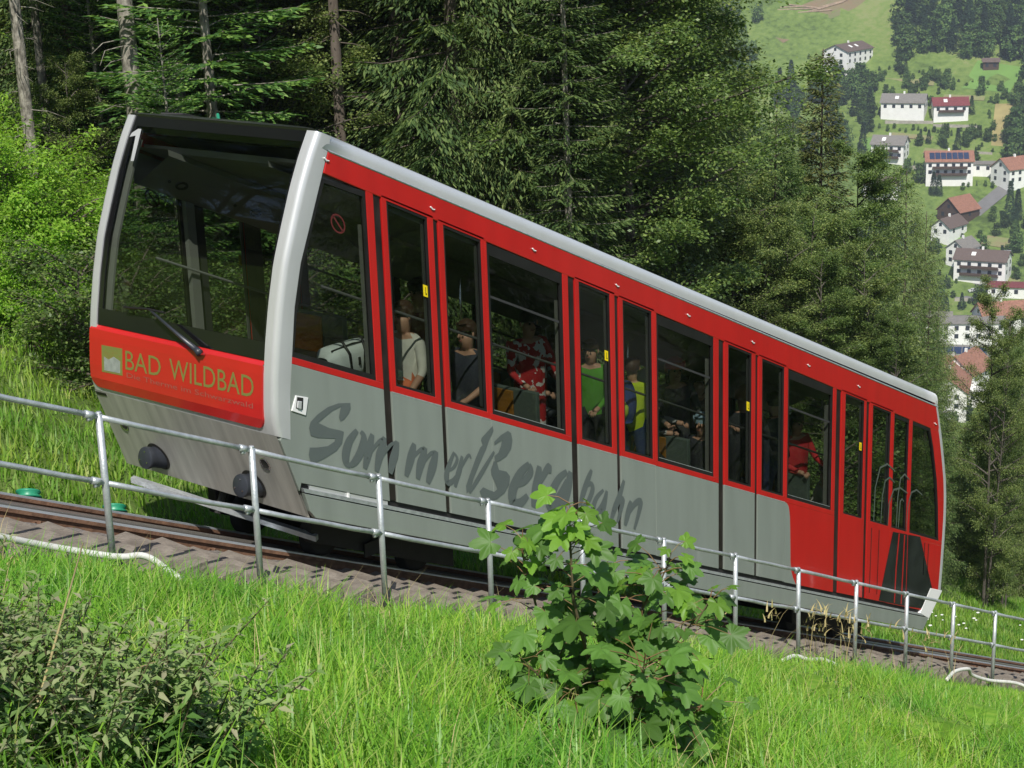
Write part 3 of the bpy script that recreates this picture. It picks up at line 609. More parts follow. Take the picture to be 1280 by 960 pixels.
LET_STROKE= [[[[10.019,0.366],[9.922,0.252],[9.866,0.126],[9.862,0.035],[9.912,0.013]],0.074],[[[10.062,0.364],[10.098,0.312],[10.047,0.172],[9.973,0.068],[9.906,0.012]],0.068],[[[10.206,0.366],[10.163,0.246],[10.129,0.148],[10.085,0.015]],0.076],[[[10.119,0.107],[10.203,0.227],[10.295,0.323],[10.355,0.361]],0.034],[[[10.356,0.366],[10.313,0.247],[10.272,0.161],[10.227,0.013]],0.077],[[[10.254,0.092],[10.338,0.212],[10.431,0.309],[10.503,0.349]],0.035],[[[10.514,0.356],[10.478,0.238],[10.436,0.137],[10.4,0.024]],0.079],[[[10.735,0.376],[10.699,0.278],[10.656,0.163],[10.604,0.03]],0.079],[[[10.639,0.133],[10.726,0.251],[10.822,0.338],[10.877,0.36]],0.036],[[[10.878,0.365],[10.834,0.249],[10.792,0.16],[10.754,0.028]],0.081],[[[10.782,0.126],[10.87,0.241],[10.955,0.325],[11.015,0.347]],0.037],[[[11.023,0.354],[10.979,0.234],[10.935,0.13],[10.884,0.012]],0.082],[[[11.268,0.388],[11.196,0.258],[11.147,0.139],[11.161,0.064],[11.231,0.092],[11.28,0.148]],0.077],[[[11.267,0.382],[11.306,0.328],[11.259,0.242],[11.188,0.188]],0.054],[[[11.377,0.369],[11.339,0.242],[11.294,0.137],[11.258,0.033]],0.078],[[[11.32,0.183],[11.396,0.308],[11.471,0.397],[11.5,0.363]],0.047],[[[11.838,0.5],[11.688,0.303],[11.561,0.139],[11.456,0.006]],0.049],[[[12.361,0.465],[12.217,0.337],[12.095,0.142],[12.097,0.011],[12.202,0.021],[12.32,0.12]],0.102],[[[12.361,0.465],[12.383,0.386],[12.276,0.268],[12.169,0.204]],0.068],[[[12.518,0.469],[12.491,0.325],[12.441,0.169],[12.404,0.006]],0.104],[[[12.451,0.2],[12.57,0.368],[12.67,0.496],[12.68,0.417]],0.065],[[[12.956,0.486],[12.819,0.381],[12.702,0.212],[12.653,0.084],[12.718,0.064],[12.857,0.237],[12.952,0.388]],0.099],[[[13.014,0.496],[12.972,0.331],[12.898,0.153],[12.8,-0.091]],0.101],[[[13.368,0.575],[13.295,0.446],[13.206,0.263],[13.16,0.148]],0.066],[[[13.255,0.363],[13.349,0.419],[13.375,0.352],[13.286,0.199],[13.183,0.13]],0.056],[[[13.564,0.383],[13.438,0.269],[13.377,0.135],[13.423,0.089],[13.52,0.189],[13.595,0.326]],0.062],[[[13.621,0.383],[13.578,0.245],[13.537,0.129],[13.516,0.047]],0.067],[[[13.929,0.553],[13.836,0.349],[13.749,0.193],[13.683,0.047]],0.069],[[[13.719,0.141],[13.835,0.301],[13.899,0.327],[13.856,0.193],[13.794,0.05]],0.059],[[[14.046,0.335],[13.994,0.198],[13.931,0.029]],0.07],[[[13.963,0.13],[14.095,0.294],[14.217,0.361],[14.194,0.245],[14.099,0.012]],0.064]]
put = lambda x, h: S(x, YN - .0045, h)
LETTERS = [[('p', 0)], [('s', 0), ('s', 1)], [('s', k) for k in range(2, 7)], [('s', k) for k in range(7, 12)], [('s', 12), ('s', 13)], [('s', 14), ('s', 15)], [('p', 1), ('p', 2), ('p', 3), ('s', 16)], [('s', 17), ('s', 18)], [('s', 19), ('s', 20)], [('s', 21), ('s', 22)], [('s', 23), ('s', 24)], [('s', 25), ('s', 26)], [('s', 27), ('s', 28)], [('s', 29), ('s', 30)]]
from mathutils.geometry import interpolate_bezier as ib
def draw_stroke(b, P, w, put):
    V3 = [Vector((p[0], p[1], 0)) for p in P]; out = []
    for i in range(len(V3) - 1):
        a = V3[max(i - 1, 0)]; c = V3[i]; d = V3[i + 1]; e = V3[min(i + 2, len(V3) - 1)]; out += ib(c, c + (d - a) / 6, d - (e - c) / 6, d, 6)[:-1]
    out.append(V3[-1]); stroke(b, [(p.x, p.y) for p in out], w * (1.22 if w > .05 else 1.05), put, taper=True)
for k_, items in enumerate(LETTERS):
    b = MB()
    for j_, (kind_, i_) in enumerate(items):
        pj = lambda x, h, j_=j_, k_=k_: S(x, YN - .0042 - .0004 * j_ - .0002 * (k_ % 2), h)
        if kind_ == 'p': b.face([pj(*q) for q in LET_POLY[i_]])
        else: draw_stroke(b, LET_STROKE[i_][0], LET_STROKE[i_][1] * (.72 if 12 <= i_ <= 15 else 1), pj)
    b.build('letter', M['lettering'], car)
# graphic at the downhill end: dark wedge, red lines and leaf-like hoops
M['dark_foil'] = pmat('dark_mirror_foil', (.022, .026, .024), .18, var=.3, scale=4, coat=.4)
M['hoop'] = pmat('grey_green_hoop_foil', (.085, .105, .085), .4, var=.1)
b = MB()
b.face([put(*q) for q in [(20.02, .83), (20.45, .85), (20.45, -.235), (19.67, -.235)]]); b.face([put(*q) for q in [(20.468, .85), (20.83, .87), (21.25, .14), (21.20, .06), (20.95, -.22), (20.468, -.235)]])
g1 = b.build('end_graphic', M['dark_foil'], car)
b = MB(); put2 = lambda x, h: S(x, YN - .0065, h); put3 = lambda x, h: S(x, YN - .009, h)
for x0, x1 in ((20.20, 20.14), (20.36, 20.34)): stroke(b, [(x0, .83), (x1, .3), (x1 - .02, -.22)], .03, put2)
b.build('red_line', M['red'], g1)
b = MB()
for x0, h0 in ((19.42, .80), (19.63, .80), (20.98, .80), (21.10, .80)): stroke(b, [(x0, h0), (x0 - .02, h0 - (.95 if x0 < 20 else .5))], .018, put)
b.build('dark_line', M['dark_foil'], g1)
b = MB()
for x0, x1, hh in ((19.46, 20.02, 1.78), (19.66, 20.02, 1.60), (19.86, 20.40, 1.50), (20.10, 20.44, 1.72), (20.40, 20.84, 1.55), (20.16, 20.30, 1.35)):
    stroke(b, [(x0, .9), (x0 + .02, .9 + (hh - .9) * .55), (x0 + (x1 - x0) * .25, .9 + (hh - .9) * .9), (x0 + (x1 - x0) * .6, hh), (x1, .9 + (hh - .9) * .93)], .03, put3, taper=True)
b.build('hoop_graphic', M['hoop'], g1)

# --------------------------------------------------------------- interior
def platform_z(x):                              # level floors, four to each bay
    k = math.floor((x - 9.4) / .67); return S(9.4 + (k + .5) * .67, 0, .33)[2]
for k in range(18):
    b = MB(); x0 = 9.4 + k * .67; z = platform_z(x0 + .3); b.box(x0 + .002, x0 + .668, YN + .06, YF - .06, z - .5, z); b.build('floor_step', M['inner_dark'], car)
b = MB(); b.sbox(9.90, 21.0, YN + .06, YF - .06, 2.66, 2.72); b.build('ceiling', M['inner'], car)
for y, sg in ((YN, 1), (YF, -1)):
    lowc = 2.30 if sg < 0 else 2.52
    b = MB(); b.loft([[S(x, y + sg * .06, lowc), S(x, y + sg * .12, lowc), S(x, y + sg * .62, 2.60), S(x, y + sg * .62, 2.655), S(x, y + sg * .06, 2.655)] for x in (9.75, 15, 20.95)], 0, True); cv = b.build('ceiling_cove', M['inner'], car)
    b = MB(); b.sbox(9.42, 21.2, y + sg * .05, y + sg * .065, .0, .84); b.build('inner_wall', M['inner_dark'], car)
    b = MB(); b.tube([S(9.85, y + sg * .16, 1.62), S(20.9, y + sg * .16, 1.62)], .013, 8); b.build('grab_rail', M['strip'], car, smooth=True)
    for x in (10.34, 13.02, 15.70, 18.38):      # inner posts
        b = MB(); b.sbox(x - .05, x + .05, y + sg * .06, y + sg * .12, .85, 2.3); b.build('inner_post', M['inner'], car)
for x in (12.2, 14.95, 17.65, 20.3):
    for y in (11.35, 12.55):
        b = MB(); z = platform_z(x); zt = S(x, 0, 2.25)[2]; b.tube([(x, y, z + .85), (x, y, zt), (x + .12, y, zt + .02)], .014, 8); b.tube([(x, y, z + .86), (x + .18, y, z + .86)], .014, 8); b.build('pole', M['chrome'], car, smooth=True)
M['seatgreen'] = pmat('grey_green_seat_shell', (.10, .13, .115), .5, var=.08); M['seatred'] = pmat('red_seat_cushion', (.26, .02, .012), .8, var=.15)
for x, y0 in [(12.79 + 2.68 * k, YN + .22) for k in range(3)] + [(11.37 + 2.68 * k, 12.16) for k in range(4)]:
    if True:
        z = platform_z(x) + .12; b = MB()
        b.box(x - .03, x + .03, y0, y0 + .92, z + .40, z + .95); b.box(x - .45, x + .04, y0, y0 + .92, z + .36, z + .42); b.box(x - .40, x - .02, y0 + .3, y0 + .62, z, z + .36)
        st = b.build('bench_seat', M['seatgreen'], car, bevel=.01)
        b = MB(); b.box(x - .055, x - .032, y0 + .30, y0 + .80, z + .55, z + .93); b.build('backrest', M['wood'], st, bevel=.008)
        b = MB(); b.box(x - .44, x - .06, y0 + .02, y0 + .90, z + .421, z + .46); b.build('cushion', M['wood'], st, bevel=.012)
        b = MB(); b.prism([(x + .06, .62), (x + .62, .60), (x + .58, 1.42), (x + .40, 1.30)], y0 + .88, y0 + .90); b.build('wing_panel', M['seatgreen'], st)
# trim inside the far front pillar, speakers and vents in the cove
b = MB(); patch(fx, .06, YF - .26, YF - .13, .95, 2.72, 12, .02, 0, b); b.build('pillar_trim', M['inner'], car)
for x in (9.98, 10.12, 10.75, 11.0):
    b = MB(); c = Vector(S(x, YF - .30, 2.413)); u = Vector((1, 0, -TAN)).normalized(); w = Vector((0, -.5, .30)).normalized(); nn = u.cross(w).normalized(); nn = nn if nn.z < 0 else -nn
    rr = .07 if x in (10.12, 11.0) else .018
    b.loft([[tuple(c + nn * d + (u * math.cos(a) + w * math.sin(a)) * r1) for a in [2 * math.pi * k / 16 for k in range(16)]] for d, r1 in ((.0, rr), (.012, rr), (.012, rr * .6), (.006, rr * .55))], 0, True); b.build('ceiling_speaker', M['inner_dark'], car)
# --------------------------------------------------------------- running gear
b = MB(); b.sbox(9.62, 20.85, 10.98, 12.94, -.535, -.40); b.build('underframe', M['under'], car)
for xc in (10.85, 19.3):
    b = MB(); b.sbox(xc - .95, xc + .95, 11.22, 11.34, -.86, -.54); b.sbox(xc - .95, xc + .95, 12.58, 12.70, -.86, -.54); b.sbox(xc - .2, xc + .2, 11.2, 12.7, -.8, -.6)
    bo = b.build('bogie', M['under'], car, bevel=.01)
    for dx in (-.62, .62):
        for y in (11.45, 12.45):
            b = MB(); c = Vector(S(xc + dx, y, -.76)); rows = []
            for d, rr in ((-.05, .05), (-.05, .17), (-.045, .215), (.035, .218), (.04, .24), (.055, .24), (.055, .05)):
                rows.append([tuple(c + Vector((math.cos(a) * rr, d, math.sin(a) * rr))) for a in [2 * math.pi * k / 24 for k in range(24)]])
            b.loft(rows, 0, True); b.build('wheel', M['under'], bo, smooth=True)
    b = MB(); b.box(xc - .32, xc - .12, 11.18, 11.2, S(xc, 0, -.72)[2] - .05, S(xc, 0, -.72)[2] + .09); b.build('data_plate', M['yellow'] if False else M['under'], bo)
p0, p1 = Vector(S(9.05, 12.72, -.70)), Vector(S(9.93, 11.18, -.82)); w = Vector((.9, .5, 0)).normalized() * .035
b = MB(); b.hexa([p0 - w, p1 - w, p1 + w, p0 + w, p0 - w + Vector((0, 0, .05)), p1 - w + Vector((0, 0, .05)), p1 + w + Vector((0, 0, .05)), p0 + w + Vector((0, 0, .05))]); b.build('track_sweeper', M['galv'], car)
# brake pipes and boxes slung under the floor
b = MB(); b.sbox(13.3, 14.1, 11.2, 12.3, -.70, -.54); b.build('equipment_box', M['under'], car, bevel=.01); b = MB(); b.sbox(15.6, 16.0, 11.6, 12.6, -.66, -.54); b.build('equipment_box', M['under'], car, bevel=.01)
for y_, h_ in ((11.05, -.57), (11.12, -.60)):
    b = MB(); b.tube([S(12.4 + .4 * k, y_, h_ - .02 * (k % 2)) for k in range(14)], .014, 6); b.build('brake_pipe', M['under'], car, smooth=True)
b = MB(); b.tube([S(12.6, 11.1, -.56), S(12.75, 11.08, -.72), S(12.95, 11.1, -.70), S(13.0, 11.1, -.56)], .016, 6); b.build('hose', M['rubber'], car, smooth=True)
b = MB(); b.tube([S(9.55, 12.0, -.55), S(9.45, 12.0, -.80)], .035, 8); b.tube([S(9.7, 12.15, -.55), S(9.62, 12.15, -.80)], .03, 8); b.build('hanger', M['under'], car)
# ------------------------------------------------------------------ foliage generators (numpy)
def norm(a): return a / np.maximum(np.linalg.norm(a, axis=-1, keepdims=True), 1e-9)
def diamonds(P, D, Nn, L, W, fold=0.):
    """leaf blades: P base, D direction, Nn face normal, L length, W width -> quads"""
    D = norm(D); Sd = norm(np.cross(D, Nn)); L = L[:, None]; W = W[:, None]
    a = P; t = P + D * L; m = P + D * L * .45
    l = m - Sd * W * .5; r = m + Sd * W * .5
    V = np.stack([a, l, t, r], 1).reshape(-1, 3); F = np.arange(len(P) * 4).reshape(-1, 4)
    return V, F
def folded(P, D, Nn, L, W, fold=.25, curl=.15):
    """leaves with a midrib fold and a curled tip: two quads each"""
    D = norm(D); Sd = norm(np.cross(D, Nn)); N_ = norm(np.cross(Sd, D)); L = L[:, None]; W = W[:, None]
    a = P; m = P + D * L * .5; t = P + D * L - N_ * L * curl; q = P + D * L * .42 + N_ * W * fold
    V = np.stack([a, q - Sd * W * .5, t, m, q + Sd * W * .5], 1).reshape(-1, 3); k = np.arange(len(P))[:, None] * 5
    return V, np.concatenate([k + np.array([[0, 1, 2, 3]]), k + np.array([[0, 3, 2, 4]])])
def branch_tube(b, pts, r0, r1, n=5):
    k = len(pts); b.tube(pts, [r0 + (r1 - r0) * i / (k - 1) for i in range(k)], n, cap=False)
def trunk_pts(rs, H, bend=.15, n=9):
    ax, ay = rs.uniform(-bend, bend, 2); p = rs.uniform(0, 6)
    return [(ax * math.sin(p + 2.2 * t) - ax * math.sin(p), ay * math.cos(p * 1.3 + 1.9 * t) - ay * math.cos(p * 1.3), H * t - (.6 if t == 0 else 0)) for t in np.linspace(0, 1, n)]
def conifer(seed, H=20., R=3.2, base=1.0, hang=.4, whorl=.42, per=5, sprig=.17, wid=.045, droop=.25, dead=0, r0=.2, step=.10, slim=.75, top_cut=1.):
    rs = np.random.RandomState(seed); tb = MB(); P, D, NN, Ls = [], [], [], []
    tp = trunk_pts(rs, H); tz = np.array([p[2] for p in tp]); txy = np.array([[p[0], p[1]] for p in tp])
    tb.tube(tp, [max(.015, r0 * (1 - (max(p[2], 0) / H)) ** .8) for p in tp], 9, cap=False)
    z = base; lim = H * top_cut
    while z < lim - .25:
        f = z / H; nb = per + rs.randint(-1, 2); a0 = rs.uniform(0, 6.28)
        for k in range(nb):
            zz = z + rs.uniform(-.12, .12); az = a0 + 6.283 * k / nb + rs.uniform(-.3, .3)
            L = (R * (1 - f) ** slim) * rs.uniform(.72, 1.12) + .22
            if zz < base + 2.: L *= rs.uniform(.5, 1.)
            out = np.array([math.cos(az), math.sin(az), 0.]); up = np.array([0, 0, 1.])
            pit = .55 * f ** 1.5 - droop * (1 - f) + rs.uniform(-.1, .1)
            o = np.array([np.interp(zz, tz, txy[:, 0]), np.interp(zz, tz, txy[:, 1]), zz])
            cur = lambda t: o + out * L * t[:, None] * (1 - .08 * t[:, None]) + up * (L * (pit * t - droop * .9 * t ** 2 + droop * .75 * t ** 3.2))[:, None]
            tt = np.linspace(0, 1, 5); bp = cur(tt); branch_tube(tb, [tuple(q) for q in bp], .010 + .011 * L / 2, .004, 3)
            n = max(4, int(L / step)); t = np.linspace(.14, 1., n); c = cur(t); tan = norm(cur(t + .01) - cur(t - .01))
            side = norm(np.cross(tan, up))
            for sgn in (-1, 1):
                ll = (.16 + .42 * L * np.clip(1.05 - t, .06, 1) ** .7 * np.clip(t * 4, .4, 1)) * rs.uniform(.6, 1.15, n)
                ld = norm(side * sgn * .8 + tan * .62 + up * rs.uniform(-.22, .05, n)[:, None])
                m = 1 + int(max(ll) / (sprig * .52))
                for j in range(m):
                    s = (j + rs.uniform(.1, .9, n)) * sprig * .52; ok = s < ll; 
                    if not ok.any(): continue
                    q = c + ld * s[:, None] - up * (hang * (s ** 1.35))[:, None]
                    hd = np.clip(hang * 1.25, 0, 1.6)
                    d = norm(ld * .75 + tan * rs.uniform(-.1, .75, n)[:, None] + side * sgn * rs.uniform(-.7, .7, n)[:, None] - up * (hd * rs.uniform(.2, 1.0, n))[:, None])
                    P.append(q[ok]); D.append(d[ok]); nn = norm(np.tile(up, (n, 1)) + rs.normal(0, .45, (n, 3)) + side * hang * .6 * sgn); NN.append(nn[ok]); Ls.append((sprig * rs.uniform(.6, 1.25, n))[ok])
            q = c; d = norm(tan + rs.normal(0, .25, (n, 3)) - up * hang * .3); P.append(q); D.append(d); NN.append(norm(np.tile(up, (n, 1)) + rs.normal(0, .4, (n, 3)))); Ls.append(sprig * rs.uniform(.7, 1.2, n))
        z += whorl * rs.uniform(.7, 1.3) * (1.0 - .35 * f)
    for k in range(dead):
        zz = rs.uniform(.8, max(base, 2.)); az = rs.uniform(0, 6.28); L = rs.uniform(.25, 1.0)
        o = (np.interp(zz, tz, txy[:, 0]), np.interp(zz, tz, txy[:, 1]), zz)
        branch_tube(tb, [o, (o[0] + math.cos(az) * L * .6, o[1] + math.sin(az) * L * .6, zz - .05), (o[0] + math.cos(az + .2) * L, o[1] + math.sin(az + .2) * L, zz - .25 * L)], .012, .003, 4)
    P = np.concatenate(P); D = np.concatenate(D); NN = np.concatenate(NN); Ls = np.concatenate(Ls)
    V, F = diamonds(P, D, NN, Ls, wid * rs.uniform(.7, 1.3, len(P)))
    return tb, V, F
def broadleaf(seed, H=14., R=3., base=2., leaf=.085, n_limb=26, tw=9, lv=26, r0=.16, stems=1, flat=.5, up_=.5, low=0., wid=.62, fold=False):
    """stem(s), limbs, twigs in sprays, and leaves set along the twigs"""
    rs = np.random.RandomState(seed); tb = MB(); P, D, NN = [], [], []
    for s_ in range(stems):
        tp = trunk_pts(rs, H * (1 if s_ == 0 else rs.uniform(.6, .95)), .35 + .25 * (stems > 1)); tp = [(p[0] + (0 if s_ == 0 else rs.uniform(-.0, .0) + .25 * math.cos(s_ * 2.1) * (1 + p[2] * .12)), p[1] + (0 if s_ == 0 else .25 * math.sin(s_ * 2.1) * (1 + p[2] * .12)), p[2]) for p in tp]
        Hs = tp[-1][2]; tb.tube(tp, [max(.012, r0 * (1 if s_ == 0 else .75) * (1 - .93 * max(p[2], 0) / Hs)) for p in tp], 8, cap=False)
        tz = np.array([p[2] for p in tp]); tx = np.array([p[0] for p in tp]); ty = np.array([p[1] for p in tp])
        for k in range(n_limb):
            f = (k + rs.rand()) / n_limb; zz = base + (Hs - base) * f ** .9; az = rs.uniform(0, 6.28)
            L = R * (.35 + .75 * math.sin(math.pi * min(1, .12 + .88 * (f * (1 - low) + low * .55))) ** .8) * rs.uniform(.6, 1.1); 
            o = np.array([np.interp(zz, tz, tx), np.interp(zz, tz, ty), zz]); dr = np.array([math.cos(az), math.sin(az), up_ * rs.uniform(.2, 1.2) + .5 * f])
            dr = dr / np.linalg.norm(dr); sag = rs.uniform(.0, .35)
            cur = lambda t: o + dr * L * t - np.array([0, 0, sag * L * t * t])
            branch_tube(tb, [tuple(cur(t)) for t in (0, .35, .7, 1)], .012 + .012 * L, .005, 4)
            for j in range(tw):
                t = .2 + .8 * (j + rs.rand()) / tw; q = cur(t); a2 = az + rs.uniform(-1.25, 1.25); l2 = (.25 + .42 * L * (1.1 - t)) * rs.uniform(.6, 1.2) * min(1, R / 1.5)
                d2 = np.array([math.cos(a2), math.sin(a2), rs.uniform(-.25, .5)]); d2 /= np.linalg.norm(d2)
                branch_tube(tb, [tuple(q), tuple(q + d2 * l2)], .006, .002, 3)
                m = max(5, int(lv * rs.uniform(.6, 1.3))); tt = rs.uniform(.05, 1.08, m)[:, None]
                sp = rs.normal(0, 1, (m, 3)) * np.array([.16, .16, .16 * (1 - flat * .75)]) * (.5 + l2 * .55)
                P.append(q + d2 * l2 * tt + sp); dd = d2 + rs.normal(0, .75, (m, 3)) * np.array([1, 1, .5]) - np.array([0, 0, .25]); D.append(norm(dd))
                NN.append(norm(np.array([0, 0, 1.]) + rs.normal(0, .5, (m, 3))))
    P = np.concatenate(P); D = np.concatenate(D); NN = np.concatenate(NN)
    L = leaf * rs.uniform(.65, 1.25, len(P)); V, F = (folded if fold else diamonds)(P, D, NN, L, L * wid)
    return tb, V, F
M['spruce'] = leaf_mat('spruce_needles', [(.034, .068, .024), (.072, .128, .040), (.13, .20, .060), (.23, .305, .10)], .36, .6, .25)
M['fir'] = leaf_mat('fir_needles', [(.028, .075, .022), (.062, .14, .034), (.115, .22, .048), (.20, .32, .072)], .32, .5, .3)
M['larch'] = leaf_mat('hanging_spruce_needles', [(.060, .098, .034), (.11, .165, .052), (.18, .24, .076), (.27, .33, .115)], .30, .65, .25)
M['beech'] = leaf_mat('beech_leaves', [(.045, .085, .028), (.09, .152, .042), (.15, .225, .06), (.25, .33, .095)], .38, .45, .35)
M['shrub'] = leaf_mat('bright_shrub_leaves', [(.13, .27, .03), (.21, .39, .045), (.30, .49, .065), (.40, .58, .09)], .5, .4, .35)
M['olive'] = leaf_mat('olive_leaves', [(.060, .10, .030), (.11, .165, .046), (.18, .235, .068), (.28, .33, .105)], .36, .5, .3)
M['grey_bark'] = pmat('grey_bark', (.055, .048, .040), .95, var=.4, scale=9, bump=1, bscale=14, col2=(.13, .115, .095), stretch=(1, 1, .3))
PROTO = {}
def proto(key, gen, leafm, barkm):
    tb, V, F = gen
    PROTO[key] = (mesh_np('trunk', tb.v, tb.f, barkm, smooth=True), mesh_np('crown', V, F, leafm))
proto('spruce', conifer(11, 19, 3.3, .6, .75, .50, 5, .17, .044, .30, 6, .2, step=.085), M['spruce'], M['bark'])
proto('spruce2', conifer(23, 22, 3.6, 1.0, 1.05, .58, 5, .18, .042, .34, 14, .22, step=.09), M['spruce'], M['bark'])
proto('fir', conifer(5, 12, 2.8, .5, .12, .42, 5, .17, .052, .10, 4, .15, step=.10), M['fir'], M['pale_bark'])
proto('larch', conifer(31, 21, 3.4, .8, 1.5, .50, 5, .19, .032, .32, 10, .2, step=.085), M['larch'], M['bark'])
proto('beech', broadleaf(7, 17, 3.4, 1.2, .082, 72, 13, 112, .15), M['beech'], M['grey_bark'])
proto('beech2', broadleaf(17, 14, 2.9, .4, .080, 44, 12, 90, .12, stems=2), M['olive'], M['grey_bark'])
M['tipped'] = leaf_mat('brownish_spruce_needles', [(.045, .07, .022), (.085, .115, .034), (.14, .16, .05), (.21, .20, .075)], .3, .6, .25)  # browner olive needles of the pointed spruce
proto('tip_spruce', conifer(51, 16, 2.7, .5, .6, .36, 6, .17, .050, .20, 2, .16, step=.085, slim=.95), M['tipped'], M['bark'])
proto('shrub', broadleaf(3, 3.6, 1.5, .15, .085, 22, 10, 36, .05, stems=4, up_=.8, low=.8, wid=.5, fold=True), M['shrub'], M['bark'])
proto('bush', broadleaf(9, 2.4, 1.4, .1, .07, 18, 10, 34, .04, stems=3, up_=.6, low=.8), M['beech'], M['bark'])
# tall bare-stemmed tree whose crown is above the picture
proto('pole_fir', conifer(41, 24, 2.6, 9.5, .4, .5, 5, .2, .055, .2, 34, .17, step=.13), M['spruce'], M['pale_bark'])
proto('pole_pine', conifer(47, 24, 2.4, 10.5, .3, .5, 5, .2, .055, .2, 40, .14, step=.14), M['spruce'], M['bark'])
for k_ in PROTO: print(k_, len(PROTO[k_][1].polygons), len(PROTO[k_][0].polygons))
def tree(key, x, y, s, rot, name, label, cat, group, sz=None):
    root = empty(name, (x, y, gz(x, y) - .08), label, cat, group); root.rotation_euler = (0, 0, rot); root.scale = (s, s, sz or s)
    for n, me in zip(('trunk', 'crown'), PROTO[key]):
        o = bpy.data.objects.new(n, me); COL.objects.link(o); o.parent = root
    return root
# ------------------------------------------------------------------ the wood beyond the track: bearing (deg), distance (m), kind, scale
trs = random.Random(77)
NAMES = {'spruce': ('spruce_tree', 'dense spruce with drooping green sprays at the wood edge behind the car', 'tree', 'spruces behind the car'),
         'spruce2': ('spruce_tree', 'big spruce with long hanging twigs in the wood behind the car', 'tree', 'big hanging spruces behind the car'),
         'fir': ('fir_tree', 'young fir with flat bright green branches under the tall trunks', 'tree', 'young firs under the tall trunks'),
         'larch': ('weeping_spruce', 'olive spruce with curtain-like hanging branchlets above the car roof', 'tree', 'weeping spruces above the car roof'),
         'beech': ('beech_tree', 'leafy beech with pale grey stem in the wood behind the car', 'tree', 'beeches in the wood'),
         'beech2': ('beech_tree', 'twin-stemmed olive green beech in the wood behind the car', 'tree', 'twin-stemmed beeches in the wood'),
         'tip_spruce': ('pointed_spruce', 'pointed spruce with brownish cone-laden tip standing clear against the village meadow', 'tree', None),
         'pole_fir': ('bare_trunk_fir', 'tall pale bare trunk with dead twigs rising out of the picture', 'tree', 'pale bare trunks'),
         'pole_pine': ('bare_trunk_pine', 'slim brown bare trunk rising behind the car roof', 'tree', 'brown bare trunks')}
WOOD = [  # (px column, distance, kind, scale)
    (30, 29, 'pole_fir', .72), (54, 33, 'pole_fir', .65), (165, 28.5, 'pole_fir', 1.0), (128, 36, 'pole_fir', .8), (222, 31.5, 'pole_fir', .75), (422, 30, 'pole_pine', .85), (497, 31.5, 'pole_pine', 1.25), (517, 33, 'pole_fir', .9), (688, 29.5, 'pole_fir', .7), (705, 29, 'pole_fir', .55), (716, 30, 'pole_pine', .7), (742, 30, 'pole_fir', .5), (850, 40, 'pole_pine', .8),
    (208, 26.5, 'fir', .52), (120, 31, 'fir', .6), (262, 28.5, 'fir', .95), (95, 36, 'spruce', .8), (170, 36, 'fir', 1.), (75, 30, 'beech2', .36), (310, 31, 'beech2', .78), (370, 33, 'beech2', .95), (340, 38, 'spruce', 1), (250, 37, 'spruce', .9), (450, 36, 'spruce', .9), (392, 32, 'beech2', .7),
    (560, 30, 'spruce', .98), (610, 36, 'spruce2', .95), (520, 34, 'spruce', .8), (640, 30, 'larch', .72), (480, 41, 'beech', 1.), (660, 37, 'beech', .95), (700, 31, 'beech', .9), (760, 33, 'beech2', 1.15), (800, 31, 'beech', .95), (730, 38, 'beech', 1.1), (820, 38, 'larch', .95), (825, 42, 'spruce2', 1.), (780, 44, 'beech2', 1.3),
]
# further down the slope, where the tops come into view: the last number is the height of the top in the picture
HGT = {'spruce': 19, 'spruce2': 22, 'larch': 21, 'beech': 17.3, 'beech2': 14.3, 'tip_spruce': 16}
for px, d, k, py in ((842, 36, 'larch', 2), (872, 40, 'spruce2', 38), (935, 45, 'beech', 100), (962, 41, 'spruce', 118), (985, 46, 'larch', 140), (1022, 46, 'tip_spruce', 56), (990, 42, 'beech', 215), (1060, 44, 'beech', 185), (1096, 45, 'larch', 180), (1135, 47, 'larch', 205), (1160, 52, 'larch', 260), (1176, 48, 'larch', 380), (1010, 39, 'beech2', 250), (1085, 38, 'beech2', 300), (1120, 37, 'beech', 390), (1040, 37, 'beech', 320), (1165, 43, 'spruce2', 370), (930, 53, 'spruce', 110), (915, 37, 'beech2', 200), (960, 37, 'beech2', 250), (905, 46, 'larch', 92),
                     (1250, 44, 'beech2', 350), (1268, 52, 'larch', 400), (1262, 46, 'beech', 480), (1212, 50, 'beech', 600), (1262, 48, 'beech2', 430), (1275, 47, 'beech2', 450), (1262, 51, 'beech', 410), (1285, 55, 'spruce2', 380), (1240, 54, 'spruce', 560), (1262, 58, 'beech', 520), (1178, 46, 'spruce2', 500)):
    v = _r * ((px - 640) / 2130.57) + _d * ((py - 480) / 2130.57) + _f; x, y = polar(bear(px, py), d); zt = CAM_Z + d * v.z / math.hypot(v.x, v.y)
    WOOD.append((px, d, k, (zt - gz(x, y)) / HGT[k]))
for L in range(3):                                           # the depth of the wood, row after row
    for px in range(-260, 800 - L * 6, 62 - 8 * L):
        WOOD.append((px + trs.uniform(-22, 22), (44, 55, 70)[L] + trs.uniform(-4, 4), trs.choice(['spruce', 'spruce2', 'beech', 'beech2', 'spruce', 'larch']), trs.uniform(.85, 1.15)))
for px, d, k, s in WOOD:
    x, y = polar(bear(px, 90 if px < 950 else 300), d); n, lab, cat, grp = NAMES[k]
    if d > 43 and not k.startswith(('pole', 'tip')): lab = 'tree standing deep in the shaded wood behind the first trunks'; grp = 'trees deep in the wood'
    if px > 1200: lab = 'slim leafy tree on the slope between the downhill car end and the village'; grp = 'slim trees below the car end'
    q = s * (trs.uniform(.95, 1.06) if px < 870 else 1)
    tree(k, x, y, q * (.62 if px > 1200 else 1), trs.uniform(0, 6.28), n, lab, cat, grp, q)
